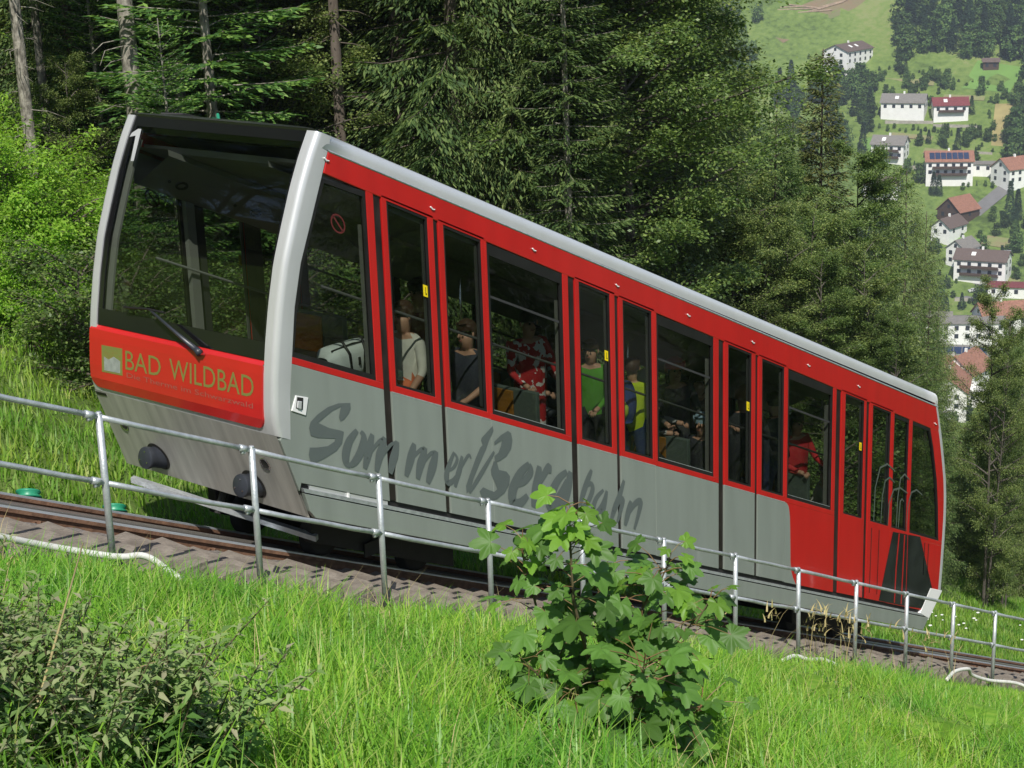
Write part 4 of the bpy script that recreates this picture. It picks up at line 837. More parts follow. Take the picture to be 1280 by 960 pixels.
# bright shrubs on the bank at the wood edge
for px, d, k, s in ((-45, 27, 'shrub', .82), (8, 26.8, 'shrub', .84), (58, 27.5, 'shrub', .74), (-80, 29, 'shrub', .95), (98, 28, 'shrub', .64), (-10, 30, 'shrub', .92), (122, 27.0, 'shrub', .44), (35, 26, 'shrub', .5), (70, 30, 'shrub', .82)):
    x, y = polar(bear(px, 300), d); tree(k, x, y, s, trs.uniform(0, 6.28), 'leafy_shrub', 'bright yellow-green shrub on the bank uphill of the car', 'shrub', 'bright shrubs on the bank')
for px, d, k, s in ((150, 24, 'bush', .9), (300, 26, 'bush', 1.), (420, 27, 'bush', 1.), (560, 27, 'bush', 1.), (700, 28, 'bush', 1.), (850, 30, 'bush', 1.1), (1000, 33, 'bush', 1.2), (230, 25, 'bush', .8), (350, 25, 'bush', .8)):
    x, y = polar(bear(px), d); tree(k, x, y, s, trs.uniform(0, 6.28), 'undergrowth_bush', 'dark green bush at the wood edge seen through the car windows', 'bush', 'bushes seen through the car')
for px, d, k, s in ((1205, 55, 'bush', 1.3), (1235, 53, 'bush', 1.3), (1270, 54, 'bush', 1.35), (1220, 57, 'shrub', .9), (1300, 56, 'bush', 1.3), (1255, 58, 'bush', 1.6), (1195, 57, 'bush', 1.5), (1240, 63, 'bush', 2.), (1280, 64, 'bush', 2.2), (1205, 64, 'bush', 2.)):
    x, y = polar(bear(px, 680), d); tree(k, x, y, s, trs.uniform(0, 6.28), 'hillside_bush', 'green bush on the slope just below the downhill end of the car', 'bush', 'bushes below the car')
for x, y, k, s in ((8, 33, 'spruce', 1.), (2, 31, 'spruce2', 1.), (-3, 36, 'spruce', 1.), (5, 40, 'larch', 1.), (-8, 40, 'spruce2', 1.), (-1, 45, 'spruce', 1.1), (10, 42, 'spruce2', 1.), (-12, 46, 'beech', 1.1), (14, 47, 'spruce', 1.), (-6, 28, 'beech', .9)):
    tree(k, x, y, s, trs.uniform(0, 6.28), NAMES[k][0], 'tree of the wood uphill of the bright shrubs, mirrored in the windscreen', 'tree', 'trees mirrored in the windscreen')
# trees on the camera's own side of the line, mirrored in the windows
for x, y, k, s in ((24, -3, 'beech', .8), (30, -6, 'spruce', 1), (36, -2, 'spruce2', .9), (42, -8, 'beech', 1), (47, -3, 'spruce', 1), (52, -9, 'spruce2', 1), (33, -12, 'spruce', 1), (58, -2, 'beech2', 1.1), (64, -8, 'spruce', 1.1), (20, -9, 'beech2', 1), (-14, 20, 'spruce', .9), (-18, 27, 'beech', 1), (-10, 26, 'spruce', 1), (-24, 22, 'spruce2', 1), (-20, 33, 'spruce', 1), (-12, -8, 'beech', .9), (-6, 32, 'beech2', .9)):
    tree(k, x, y, s, trs.uniform(0, 6.28), NAMES[k][0], 'tree of the wood on the other side of the clearing, mirrored in the panes', 'tree', 'trees across the clearing')
# ------------------------------------------------------------------ grass
M['grass'] = leaf_mat('grass_blades', [(.095, .23, .022), (.155, .345, .031), (.22, .43, .042), (.30, .51, .06), (.43, .47, .16)], .42, .42, .4, patch=.8)
M['grass_far'] = leaf_mat('bank_grass', [(.11, .24, .026), (.18, .345, .038), (.255, .43, .056), (.36, .44, .13)], .42, .5, patch=.5)
M['straw'] = leaf_mat('straw', [(.52, .43, .22), (.42, .34, .16), (.34, .32, .13)], .2, .6, objvar=.05)
def blades(X, Y, L, W, lean, seed, seg=3, base=None):
    rs = np.random.RandomState(seed); n = len(X); Z = (ground_z(X, Y) if base is None else base) - .02
    az = rs.uniform(0, 2 * np.pi, n); dx, dy = np.cos(az), np.sin(az); px, py = -dy, dx
    ln = lean * rs.uniform(.15, 1.3, n); V = np.zeros((n, 2 * seg + 1, 3))
    for k in range(seg + 1):
        t = k / seg; off = ln * L * t ** 2; zz = L * (t - .32 * np.minimum(ln, 1.4) * t ** 2.2); w = W * (1 - t ** 1.6) * .5
        c = np.stack([X + dx * off, Y + dy * off, Z + zz], 1); s = np.stack([px * w, py * w, w * 0], 1)
        if k < seg: V[:, 2 * k] = c - s; V[:, 2 * k + 1] = c + s
        else: V[:, 2 * seg] = c
    b0 = np.arange(n)[:, None] * (2 * seg + 1); F = []
    for k in range(seg - 1): F.append(b0 + np.array([[2*k, 2*k + 1, 2*k + 3, 2*k + 2]]))
    k = seg - 1; F.append(b0 + np.array([[2*k, 2*k + 1, 2*k + 2, 2*k + 2]]))
    Q = np.concatenate(F[:-1]); T = F[-1][:, :3]
    return V.reshape(-1, 3), Q, T
def grass_obj(name, parts, mat, label):
    V = np.concatenate([p[0] for p in parts]); o = 0; Q = []; T = []
    for v, q, t in parts: Q.append(q + o); T.append(t + o); o += len(v)
    Q = np.concatenate(Q); T = np.concatenate(T)
    me = bpy.data.meshes.new(name); me.vertices.add(len(V)); me.vertices.foreach_set('co', V.astype(np.float32).ravel())
    nl = Q.size + T.size; me.loops.add(nl); me.loops.foreach_set('vertex_index', np.concatenate([Q.ravel(), T.ravel()]).astype(np.int32))
    st = np.concatenate([np.arange(len(Q)) * 4, Q.size + np.arange(len(T)) * 3]).astype(np.int32); me.polygons.add(len(st)); me.polygons.foreach_set('loop_start', st)
    me.update(calc_edges=True); me.materials.append(mat); ob = link(name, me); tag(ob, label, 'grass', kind='stuff'); return ob
def field(n, x0, x1, y0, y1, seed, keep=None):
    rs = np.random.RandomState(seed); X = rs.uniform(x0, x1, n); Y = rs.uniform(y0, y1, n)
    k = in_view(X, Y)
    if keep is not None: k &= keep(X, Y, rs)
    return X[k], Y[k], rs
CW = np.array(cam.matrix_world.inverted())
def in_view(X, Y, m=.06):                                   # only grow what the place shows from about here
    Z = ground_z(X, Y); P = np.stack([X, Y, Z, np.ones_like(X)], 0); c = CW @ P
    u = c[0] / -c[2] * 2130.57 / 1280; v = c[1] / -c[2] * 2130.57 / 1280
    return (c[2] < -1) & (np.abs(u) < .5 + m + .25 * m) & (v > -.375 - .10) & (v < .45)
parts = []
def clump(X, Y): return .5 + .5 * wav(X, Y, .55, 5.) * .8 + .2 * wav(X, Y, 1.9, 1.)
edge = lambda Y: np.clip((10.05 - Y) / 1.5, .32, 1)
near_ok = lambda X, Y, rs: Y < 9.66 + .22 * wav(X, X * .3, .5, 2.) + .12 * rs.normal(0, 1, len(X))
X, Y, rs = field(150000, 1.5, 17., 3.6, 10.1, 1, near_ok); L = edge(Y) * (.09 + .17 * np.clip(clump(X, Y), 0, 1.2) + .05 * rs.rand(len(X))) * rs.uniform(.7, 1.25, len(X)); parts.append(blades(X, Y, L, .010 + .006 * rs.rand(len(X)), .75, 2))
X, Y, rs = field(52000, 1.5, 17., 3.6, 10.0, 11, lambda X, Y, r: near_ok(X, Y, r) & (clump(X, Y) > .42)); L = edge(Y) * rs.uniform(.22, .5, len(X)); parts.append(blades(X, Y, L, .011 + .006 * rs.rand(len(X)), .9, 12))
X, Y, rs = field(60000, 17., 40., 5.0, 10.1, 3, near_ok); L = edge(Y) * (.11 + .2 * np.clip(clump(X, Y), 0, 1.2)) * rs.uniform(.7, 1.25, len(X)); parts.append(blades(X, Y, L, .014 + .006 * rs.rand(len(X)), .7, 4))
X, Y, rs = field(14000, 3., 26., 9.35, 10.35, 5, lambda X, Y, r: r.rand(len(X)) < np.clip(.9 - (Y - 9.5) * 1.6 + .5 * wav(X, Y, .35, 9.), 0, 1)); L = rs.uniform(.04, .15, len(X)); parts.append(blades(X, Y, L, .008 + 0 * X, .6, 6, base=np.where(Y < 9.9, ground_z(X, Y), B0 - TAN * X - 1.14)))
grass_obj('grass', parts, M['grass'], 'lush bright green grass on the near side of the railing')
parts = []
X, Y, rs = field(150000, 6., 62., 13.5, 27., 7, lambda X, Y, r: r.rand(len(X)) < np.clip(1.25 - (Y - 13.5) / 14, .25, 1)); L = rs.uniform(.10, .34, len(X)) * (.6 + .6 * np.clip(clump(X, Y), 0, 1)); parts.append(blades(X, Y, L, .016 + .014 * rs.rand(len(X)), .7, 8, 2))
grass_obj('grass', parts, M['grass_far'], 'meadow grass on the far bank beyond the track')
# tall dry stalks at the railing
parts = []; rs = np.random.RandomState(21)
for x0, n in ((16.6, 16), (17.6, 9), (18.9, 6), (19.6, 4), (15.0, 4)):
    X = x0 + rs.normal(0, .22, n); Y = 9.72 + rs.normal(0, .12, n); parts.append(blades(X, Y, rs.uniform(.45, .95, n), np.full(n, .010), .5, int(x0 * 10)))
    for k in range(3): parts.append(blades(X + rs.normal(0, .03, n), Y + rs.normal(0, .03, n), rs.uniform(.10, .16, n), np.full(n, .022), 1.2, k + int(x0 * 7), base=ground_z(X, Y) + rs.uniform(.45, .75, n)))
grass_obj('dry_grass', parts, M['straw'], 'tall dry seed stalks growing through the railing')
# stray dead stalks and seed heads through the near grass
parts = []; X, Y, rs = field(1100, 2.2, 18., 4.2, 9.2, 41); n = len(X); L = rs.uniform(.3, .55, n); parts.append(blades(X, Y, L, np.full(n, .006), .7, 42)); parts.append(blades(X, Y, rs.uniform(.08, .2, n), np.full(n, .012), 1.6, 43))
grass_obj('dead_stalks', parts, M['straw'], 'stray straw-coloured stalks standing in the near grass')
# low broad-leaved plants between the blades
M['dock'] = leaf_mat('broad_weed_leaves', [(.06, .15, .025), (.10, .21, .032), (.14, .27, .04)], .35, .5)
X, Y, rs = field(2600, 2.2, 16., 4.0, 9.5, 51, lambda X, Y, r: wav(X, Y, .9, 4.) > .15); k = np.repeat(np.arange(len(X)), 5); az = rs.uniform(0, 6.28, len(k)); P = np.stack([X[k], Y[k], ground_z(X, Y)[k] + rs.uniform(.02, .12, len(k))], 1)
V, F = folded(P, np.stack([np.cos(az), np.sin(az), rs.uniform(.3, 1.1, len(k))], 1), norm(np.stack([rs.normal(0, .3, len(k)), rs.normal(0, .3, len(k)), np.ones(len(k))], 1)), rs.uniform(.05, .14, len(k)), rs.uniform(.025, .055, len(k)), .2, .3)
tag(link('ground_herbs', mesh_np('ground_herbs', V, F, M['dock'])), 'low broad-leaved herbs scattered between the grass blades', 'herbs', kind='stuff')
# small white flowers on the far bank
M['petal'] = pmat('white_petals', (.8, .8, .74), .7, var=.05); b = MB(); rr = random.Random(3)
for k in range(70):
    x = rr.gauss(31, 1.6) if k > 35 else rr.uniform(12, 40); y = rr.gauss(16.2, .8) if k > 35 else rr.uniform(14.5, 19); z = gz(x, y) + rr.uniform(.2, .4)
    b.tube([(x, y, z - .3), (x, y, z)], .004, 3, 1); r1 = rr.uniform(.02, .05)
    b.face([(x + r1 * math.cos(a), y + r1 * math.sin(a) * .8, z + .01 * math.sin(3 * a)) for a in [k2 * 1.0472 for k2 in range(6)]])
tag(b.build('wildflowers', [M['petal'], M['grass_far']]), 'tiny white wildflowers scattered in the far bank meadow', 'flowers', kind='stuff')

# ------------------------------------------------------------------ sycamore maple in the foreground
M['maple'] = leaf_mat('maple_leaf', [(.075, .165, .028), (.10, .21, .036)], .34, .5, .35, .35)
M['maple_young'] = leaf_mat('young_maple_leaf', [(.13, .265, .03), (.17, .32, .04)], .42, .45, .35, .2)
M['petiole'] = pmat('red_green_stalk', (.11, .11, .03), .6, var=.3, col2=(.20, .085, .04)); M['stem'] = pmat('green_brown_stem', (.09, .075, .035), .7, var=.2)
def maple_leaf(seed):
    r = random.Random(seed); lob = [(-112 + r.uniform(-6, 6), .56), (-55 + r.uniform(-4, 4), .88), (r.uniform(-3, 3), 1.0), (55 + r.uniform(-4, 4), .88), (112 + r.uniform(-6, 6), .56)]; V = [(0, 0, 0)]; A = []
    ph = r.random()
    for i in range(61):
        a = -158 + 316 * i / 60; d = [abs(a - c) for c, l in lob]
        rr = max(l * (1 - .50 * min(1, dd / 31) ** 1.15) for dd, (c, l) in zip(d, lob)); saw = abs(((a / 10.6 + ph) % 1) - .5) * 2
        A.append((R_(a), rr * (.94 + .10 * saw), min(1, min(d) / 28)))
    cu = r.uniform(.10, .28); tw = r.uniform(-.12, .12)
    for f in (.5, 1.):
        for a, rr, off in A:
            q = rr * f; x, y = q * math.cos(a) * .55, q * math.sin(a) * .55
            V.append((x, y, -cu * q * q * .55 + .075 * off * f * (1.3 - f) + tw * y * x + .012 * math.sin(9 * a + ph * 6) * f))
    n = 61; F = [[0, 1 + i, 2 + i] for i in range(n - 1)] + [[1 + i, 1 + n + i, 2 + n + i, 2 + i] for i in range(n - 1)]
    return V, F
LEAF = []
for k in range(5):
    for mt in ('maple', 'maple_young'):
        V, F = maple_leaf(k); LEAF.append((mt, mesh_np('leaf', V, F, M[mt], smooth=True)))
def make_maple(base, label):
    root = empty('maple_sapling', base, label, 'maple'); r = random.Random(12); B = Vector(base); stems = []
    up = Vector((0, 0, 1)); right = _r.copy(); right.z = 0; right.normalize(); away = Vector((_f.x, _f.y, 0)).normalized()
    spots = []
    def shoot(pts, rad, dens, young, size, spread):
        P = [B + right * a * .84 + away * d + up * z for a, d, z in pts]; b = MB(); b.tube(P, [rad * (1 - .75 * i / (len(P) - 1)) for i in range(len(P))], 6, cap=False); b.build('stem', M['stem'], root, smooth=True)
        n = len(P) - 1; dens = dens if young else int(dens * 1.18)
        for j in range(dens):
            t = (j + r.random()) / dens; t = .22 + .80 * t; t = min(t, .999); i = int(t * n); p = P[i].lerp(P[i + 1], t * n - i)
            spots.append((p, t, young, size * (1.1 - .45 * t if not young else 1 - .25 * t), spread))
    shoot([(0, 0, 0), (-.10, -.05, .5), (-.22, -.10, 1.0), (-.24, -.1, 1.38)], .017, 26, False, .21, .24)
    shoot([(-.02, 0, 0), (-.25, .05, .45), (-.46, .02, .9), (-.55, -.05, 1.28)], .015, 20, False, .20, .2)
    shoot([(0, 0, 0), (.12, .1, .5), (.25, .12, .85), (.38, .1, 1.1)], .015, 26, False, .20, .25)
    shoot([(0, 0, 0), (.28, 0, .4), (.46, -.05, .72), (.60, -.1, .90)], .013, 24, False, .19, .24)
    shoot([(0, 0, 0), (-.3, -.1, .35), (-.48, -.15, .6), (-.58, -.2, .72)], .012, 16, False, .20, .24)
    shoot([(0, 0, 0), (.1, -.2, .35), (.2, -.3, .6), (.22, -.35, .78)], .012, 26, False, .20, .26)
    shoot([(0, 0, 0), (-.1, -.22, .3), (-.22, -.32, .5), (-.28, -.4, .62)], .012, 24, False, .19, .26)
    shoot([(0, 0, 0), (.3, -.2, .22), (.5, -.28, .36), (.6, -.3, .45)], .012, 22, False, .19, .25)
    shoot([(0, 0, 0), (0, .25, .45), (0, .4, .8), (.05, .45, 1.05)], .012, 20, False, .19, .25)
    shoot([(.1, -.1, .1), (.15, -.35, .2), (.2, -.5, .25)], .01, 16, False, .18, .25)
    shoot([(-.1, -.1, .1), (-.25, -.35, .12), (-.4, -.45, .18)], .01, 14, False, .18, .25)
    shoot([(-.23, -.1, 1.2), (-.235, -.1, 1.40), (-.23, -.1, 1.58)], .008, 15, True, .17, .11)
    shoot([(-.52, -.03, 1.15), (-.55, -.04, 1.28), (-.53, -.05, 1.38)], .007, 6, True, .15, .12)
    shoot([(.36, .1, 1.0), (.42, .1, 1.12), (.45, .1, 1.2)], .006, 6, True, .12, .1)
    shoot([(.58, -.1, .85), (.66, -.12, .98), (.70, -.1, 1.0)], .006, 5, True, .13, .12)
    pb = MB(); ga = 0
    for p, t, young, size, spread in spots:
        ga += 2.4; el = r.uniform(-.15, .75)
        d = (right * math.cos(ga) + away * math.sin(ga) * .9 + up * el).normalized(); l = spread * r.uniform(.5, 1.25); q = p + d * l
        if q.z < B.z + .04: q.z = B.z + .06 + r.random() * .1
        pb.tube([p, p.lerp(q, .5) + up * .015, q], [.0035, .003, .002], 4, cap=False)
        yg = young or r.random() < .10; me = [m_ for mt, m_ in LEAF if mt == ('maple_young' if yg else 'maple')][r.randrange(5)]
        o = bpy.data.objects.new('leaf', me); COL.objects.link(o); o.parent = root; o.location = q - B
        fwd = (d + up * r.uniform(-.95, -.30) + Vector((r.uniform(-.3, .3), r.uniform(-.3, .3), 0))).normalized()
        nrm = (up * .8 - away * r.uniform(.1, .8) + Vector((r.uniform(-.45, .45), r.uniform(-.45, .45), 0)))
        sd = nrm.cross(fwd).normalized(); nn = fwd.cross(sd); s = size * r.uniform(.75, 1.45) * (1.26 if not young else 1.15)
        o.rotation_euler = Matrix((fwd, sd, nn)).transposed().to_euler(); o.scale = (s, s * r.uniform(.85, 1.1), s)
    o = pb.build('leaf_stalks', M['petiole'], root); o['kind'] = 'stuff'
    return root
_mx, _my = 6.95, 5.45
make_maple((_mx, _my, gz(_mx, _my)), 'leafy sycamore maple sapling growing in front of the railing')

# ------------------------------------------------------------------ grey-green weeds, lower corner of the slope
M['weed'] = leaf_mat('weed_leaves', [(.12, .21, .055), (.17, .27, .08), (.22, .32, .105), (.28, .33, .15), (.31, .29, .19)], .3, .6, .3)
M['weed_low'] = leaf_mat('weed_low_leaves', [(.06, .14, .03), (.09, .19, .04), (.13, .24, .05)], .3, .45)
def weeds(seed, x, y, h, label):
    rs = np.random.RandomState(seed); tb = MB(); P, D, NN, Ls, hi = [], [], [], [], []
    for s_ in range(38):
        a = rs.uniform(0, 6.28); ra = .34 * math.sqrt(rs.rand()); hx = h * rs.uniform(.65, 1.1); bx, by = math.cos(a) * ra, math.sin(a) * ra; ln = rs.normal(0, .12, 2) + np.array([bx, by]) * .5
        cur = lambda t: np.array([bx + ln[0] * t * t, by + ln[1] * t * t, hx * t])
        branch_tube(tb, [tuple(cur(t)) for t in (0, .33, .66, 1)], .006, .002, 4)
        m = 58
        for j in range(m):
            t = .15 + .87 * (j + rs.rand()) / m; q = cur(min(t, 1.)); az = j * 2.2 + rs.uniform(-.4, .4)
            P.append(q + rs.normal(0, .006, 3)); D.append([math.cos(az), math.sin(az), rs.uniform(-.5, .6) + .35 * (t > .85)]); NN.append([rs.normal(0, .4), rs.normal(0, .4), 1]); Ls.append((.05 + .05 * rs.rand()) * (1.15 - .5 * t) * 1.02); hi.append(t)
    P = np.array(P); D = np.array(D); NN = norm(np.array(NN)); Ls = np.array(Ls); hi = np.array(hi)
    V, F = folded(P, D, NN, Ls, Ls * .34, .3, .25)
    root = empty('weed_plant', (x, y, gz(x, y) - .03), label, 'weeds', 'grey-green weeds in the corner of the slope'); root.rotation_euler = (0, 0, rs.uniform(0, 6))
    o = link('stalks', mesh_np('stalks', tb.v, tb.f, M['stem'], smooth=True), root); o['kind'] = 'stuff'
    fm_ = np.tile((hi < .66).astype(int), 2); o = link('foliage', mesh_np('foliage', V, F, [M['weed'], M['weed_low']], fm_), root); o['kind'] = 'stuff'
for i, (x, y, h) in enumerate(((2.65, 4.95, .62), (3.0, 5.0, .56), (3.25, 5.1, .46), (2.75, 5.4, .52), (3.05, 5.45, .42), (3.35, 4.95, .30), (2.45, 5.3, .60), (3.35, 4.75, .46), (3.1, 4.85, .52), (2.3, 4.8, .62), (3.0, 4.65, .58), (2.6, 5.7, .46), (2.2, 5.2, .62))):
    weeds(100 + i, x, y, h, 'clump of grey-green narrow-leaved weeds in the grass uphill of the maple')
# straw stems lying over the weeds
def straw(pts, label):
    b = MB(); b.tube([Vector(p) for p in pts], [.006, .005, .003], 6); tag(b.build('straw_stem', M['straw'], smooth=True), label, 'straw')
z_ = lambda x, y, h: (x, y, gz(x, y) + h)
straw([z_(2.75, 4.7, .10), z_(3.3, 4.85, .44), z_(3.95, 5.05, .50)], 'long dry straw lying slantwise across the weeds')
straw([z_(2.7, 4.6, .10), z_(3.0, 4.8, .5), z_(3.45, 5.2, .86)], 'dry straw rising steeply out of the weeds')

# ------------------------------------------------------------------ ferns
M['fern'] = leaf_mat('fern_fronds', [(.12, .26, .025), (.18, .34, .035), (.24, .38, .05)], .4, .45)
def fern(x, y, s, seed, label):
    r = random.Random(seed); root = empty('fern', (x, y, gz(x, y)), label, 'fern', 'ferns in the grass below the maple'); 
    for k in range(7):
        az = 6.283 * k / 7 + r.uniform(-.3, .3); L = s * r.uniform(.75, 1.1); P, D, NN, Ls = [], [], [], []; tb = MB()
        cur = lambda t: np.array([math.cos(az) * L * .75 * t, math.sin(az) * L * .75 * t, L * (.95 * t - .55 * t * t)])
        pts = [tuple(cur(t)) for t in np.linspace(0, 1, 7)]; 
        for j in range(26):
            t = .12 + .87 * j / 26; q = cur(t); tn = cur(t + .02) - cur(t - .02); tn /= np.linalg.norm(tn); sd = np.cross(tn, [0, 0, 1.]); sd /= np.linalg.norm(sd)
            for sg in (-1, 1):
                P.append(q); D.append(sd * sg + tn * .35 - np.array([0, 0, .12])); NN.append(np.cross(sd, tn)); Ls.append(.30 * L * math.sin(math.pi * (.12 + .86 * (1 - t))) ** .8)
        V, F = diamonds(np.array(P), np.array(D), norm(np.array(NN)), np.array(Ls), np.array(Ls) * .22 + .006)
        link('frond', mesh_np('frond', V, F, M['fern']), root)
for i, (x, y, s) in enumerate(((12.0, 7.25, .42), (11.2, 5.55, .45), (12.9, 6.0, .5), (9.4, 5.2, .4))):
    fern(x, y, s, i, 'yellow-green fern standing in the grass downhill of the maple')
# ------------------------------------------------------------------ the village across the valley
M['plaster'] = pmat('white_render', (.82, .81, .77), .85, var=.05, scale=.6)
M['roof_brown'] = pmat('brown_tiles', (.12, .085, .07), .85, var=.25, scale=1.5, stretch=(1, 1, 6)); M['roof_red'] = pmat('dark_red_tiles', (.17, .035, .035), .8, var=.25, scale=1.5)
M['roof_orange'] = pmat('orange_tiles', (.27, .125, .08), .85, var=.25, scale=1.5); M['roof_grey'] = pmat('grey_tiles', (.19, .175, .155), .85, var=.2, scale=1.5)
M['timber'] = pmat('brown_timber', (.075, .045, .03), .85, var=.25, scale=2); M['dark_window'] = pmat('window_glass', (.03, .035, .045), .15, var=.2, scale=.7)
M['solar'] = pmat('solar_glass', (.025, .04, .085), .15, var=.2, scale=.8); M['asphalt'] = pmat('asphalt', (.16, .155, .15), .9, var=.1, scale=.4)
M['terrace'] = pmat('pale_terrace', (.42, .36, .28), .9, var=.1)
def pane_mesh():
    b = MB(); b.box(-.5, .5, -.10, .06, -.6, .6); return mesh_np('window', b.v, b.f, M['dark_window'])
WIN = pane_mesh()
def house(b_, d, rot, l, w, wall, pitch, roof, label, gable=None, wins=(4, 2), balcony=False, chimney=True, wallm='plaster', name='house', over=.6, solar=False, base=4., sky_l=0, dz=0.):
    """gabled house: ridge along local x; rot turns it; window rows on the +-y and gable sides"""
    x, y = polar(b_, d); z = gz(x, y) + dz; root = empty(name, (x, y, z), label, 'house' if name == 'house' else name.replace('_', ' ')); root.rotation_euler = (0, 0, rot)
    hl, hw = l / 2, w / 2; rise = hw * math.tan(R_(pitch)); W0 = Vector()
    def part(b, n, m, p=root):
        return link(n, mesh_np(n, b.v, b.f, m, b.m), p)
    b = MB(); b.box(-hl, hl, -hw, hw, -base, wall)
    for s in (-1, 1): b.face([(s * hl, -hw, wall), (s * hl, hw, wall), (s * hl, 0, wall + rise)])
    part(b, 'wall', M[wallm] if isinstance(wallm, str) else wallm)
    b = MB(); t = .22; e = over
    for s in (-1, 1):
        a = [(-hl - e, s * (hw + e), wall - e * math.tan(R_(pitch))), (hl + e, s * (hw + e), wall - e * math.tan(R_(pitch))), (hl + e, 0, wall + rise), (-hl - e, 0, wall + rise)]
        b.hexa([(p[0], p[1], p[2] + .03) for p in a] + [(p[0], p[1], p[2] + .03 + t) for p in a])
    rf = part(b, 'roof', M[roof])
    if chimney:
        b = MB(); b.box(-.5, .3, -.35, .35, wall + rise * .6, wall + rise + 1.2); part(b, 'chimney', M['plaster'], rf)
    for k in range(sky_l):
        b = MB(); xx = (-.3 + .45 * k) * l / 2; s = -1; f = .5; zz = wall + rise * (1 - f) + .3; b.hexa([(xx - .8, s * hw * f - .9, zz - .9 * math.tan(R_(pitch))), (xx + .8, s * hw * f - .9, zz - .9 * math.tan(R_(pitch))), (xx + .8, s * hw * f + .9, zz + .9 * math.tan(R_(pitch))), (xx - .8, s * hw * f + .9, zz + .9 * math.tan(R_(pitch)))] + [(xx - .8, s * hw * f - .9, zz - .9 * math.tan(R_(pitch)) + .15), (xx + .8, s * hw * f - .9, zz - .9 * math.tan(R_(pitch)) + .15), (xx + .8, s * hw * f + .9, zz + .9 * math.tan(R_(pitch)) + .15), (xx - .8, s * hw * f + .9, zz + .9 * math.tan(R_(pitch)) + .15)]); part(b, 'skylight', M['plaster'], rf)
    if solar:
        for k in range(7):
            b = MB(); x0 = -hl * .85 + k * (hl * 1.7 / 7); x1 = x0 + hl * 1.7 / 7 - .25; f0, f1 = .25, .85
            q = [(x0, -hw * f1, wall + rise * (1 - f1) + .32), (x1, -hw * f1, wall + rise * (1 - f1) + .32), (x1, -hw * f0, wall + rise * (1 - f0) + .32), (x0, -hw * f0, wall + rise * (1 - f0) + .32)]
            b.hexa(q + [(p[0], p[1], p[2] + .1) for p in q]); part(b, 'solar_panel', M['solar'], rf)
    nx_, nz_ = wins
    def put(xx, yy, zz, r, s=1.):
        o = bpy.data.objects.new('window', WIN); COL.objects.link(o); o.parent = root; o.location = (xx, yy, zz); o.rotation_euler = (0, 0, r); o.scale = (1.35 * s, 1, 1.25 * s)
    for j in range(nz_):
        zz = wall - 1.6 - 2.8 * j
        for k in range(nx_):
            put(-hl + l * (k + .5) / nx_, -hw, zz, 0)
        for k in range(2): put(hl, -hw + w * (k + .5) / 2, zz, R_(90)); put(-hl, -hw + w * (k + .5) / 2, zz, R_(-90))
    put(hl, 0, wall + rise * .35, R_(90), .9); put(-hl, 0, wall + rise * .35, R_(-90), .9)
    if balcony:
        for j in range(nz_):
            zz = wall - 2.9 - 2.8 * j
            b = MB(); b.box(-hl * .75, hl * .75, -hw - 1.5, -hw - .005, zz - .15, zz); bl = part(b, 'balcony', M['timber'])
            b = MB(); b.box(-hl * .75, hl * .75, -hw - 1.55, -hw - 1.45, zz + .1, zz + 1.); part(b, 'balustrade', M['timber'], bl)
    if gable == 'timber':
        for s in (-1, 1):
            for k in range(-3, 4):
                b = MB(); yy = k * hw / 3.6; zz = wall + rise * (1 - abs(yy) / hw); b.box(s * hl - .06, s * hl + .06, yy - .12, yy + .12, wall - 2.6, zz - .1); part(b, 'timber_post', M['timber'])
            for zz in (wall - 2.6, wall, wall + rise * .45):
                f = 1 if zz <= wall else 1 - (zz - wall) / rise; b = MB(); b.box(s * hl - .07, s * hl + .07, -hw * f, hw * f, zz - .12, zz + .12); part(b, 'timber_beam', M['timber'])
    if gable == 'dark':
        for s in (-1, 1):
            b = MB(); b.hexa([(s * hl - .05, -hw * .98, wall - .3), (s * hl + .05, -hw * .98, wall - .3), (s * hl + .05, hw * .98, wall - .3), (s * hl - .05, hw * .98, wall - .3), (s * hl - .05, -.05, wall + rise - .2), (s * hl + .05, -.05, wall + rise - .2), (s * hl + .05, .05, wall + rise - .2), (s * hl - .05, .05, wall + rise - .2)]); part(b, 'gable_boards', M['timber'])
    return root
HB = lambda px, py: bear(px, py)
# rot: 0 = long side faces -y; the viewer looks along +x+y, so -60 deg turns the long side towards us
T = R_(-62)
house(HB(1060, 75), 838, T + R_(62), 24, 13, 8.0, 24, 'roof_brown', 'large white house with long dark brown roof at the foot of the clearing', wins=(5, 2), sky_l=2, base=8)
house(HB(1131, 112), 792, T - R_(8), 19, 12, 6.0, 28, 'roof_grey', 'white house with wide grey-brown roof next to the dark red roof', balcony=False, wins=(5, 1), sky_l=1)
house(HB(1188, 112), 790, T + R_(6), 15, 10, 5.6, 30, 'roof_red', 'white house with dark red roof above the gardens', balcony=True, wins=(4, 1), sky_l=1)
house(HB(1239, 68), 832, T, 7, 5, 3, 28, 'roof_brown', 'small brown hut on the green meadow beside the wood', wins=(2, 1), wallm='timber', name='garden_hut', chimney=False)
house(HB(1113, 172), 752, T - R_(14), 14, 10, 6.2, 32, 'roof_grey', 'white house with steep grey roof and balconies above the conifers', balcony=True, wins=(4, 2), sky_l=1)
house(HB(1187, 172), 735, T + R_(3), 19, 12, 8.0, 30, 'roof_orange', 'three-storey white house with solar panels on its orange roof', balcony=True, wins=(6, 2), solar=True)
house(HB(1270, 162), 735, T + R_(40), 15, 11, 6.5, 36, 'roof_orange', 'white house with orange hipped gable beside the road bend', wins=(4, 2))
house(HB(1104, 206), 722, T - R_(10), 14, 10, 4.5, 28, 'roof_brown', 'low house with brown roof half hidden by the weeping spruces', balcony=True, wins=(4, 1))
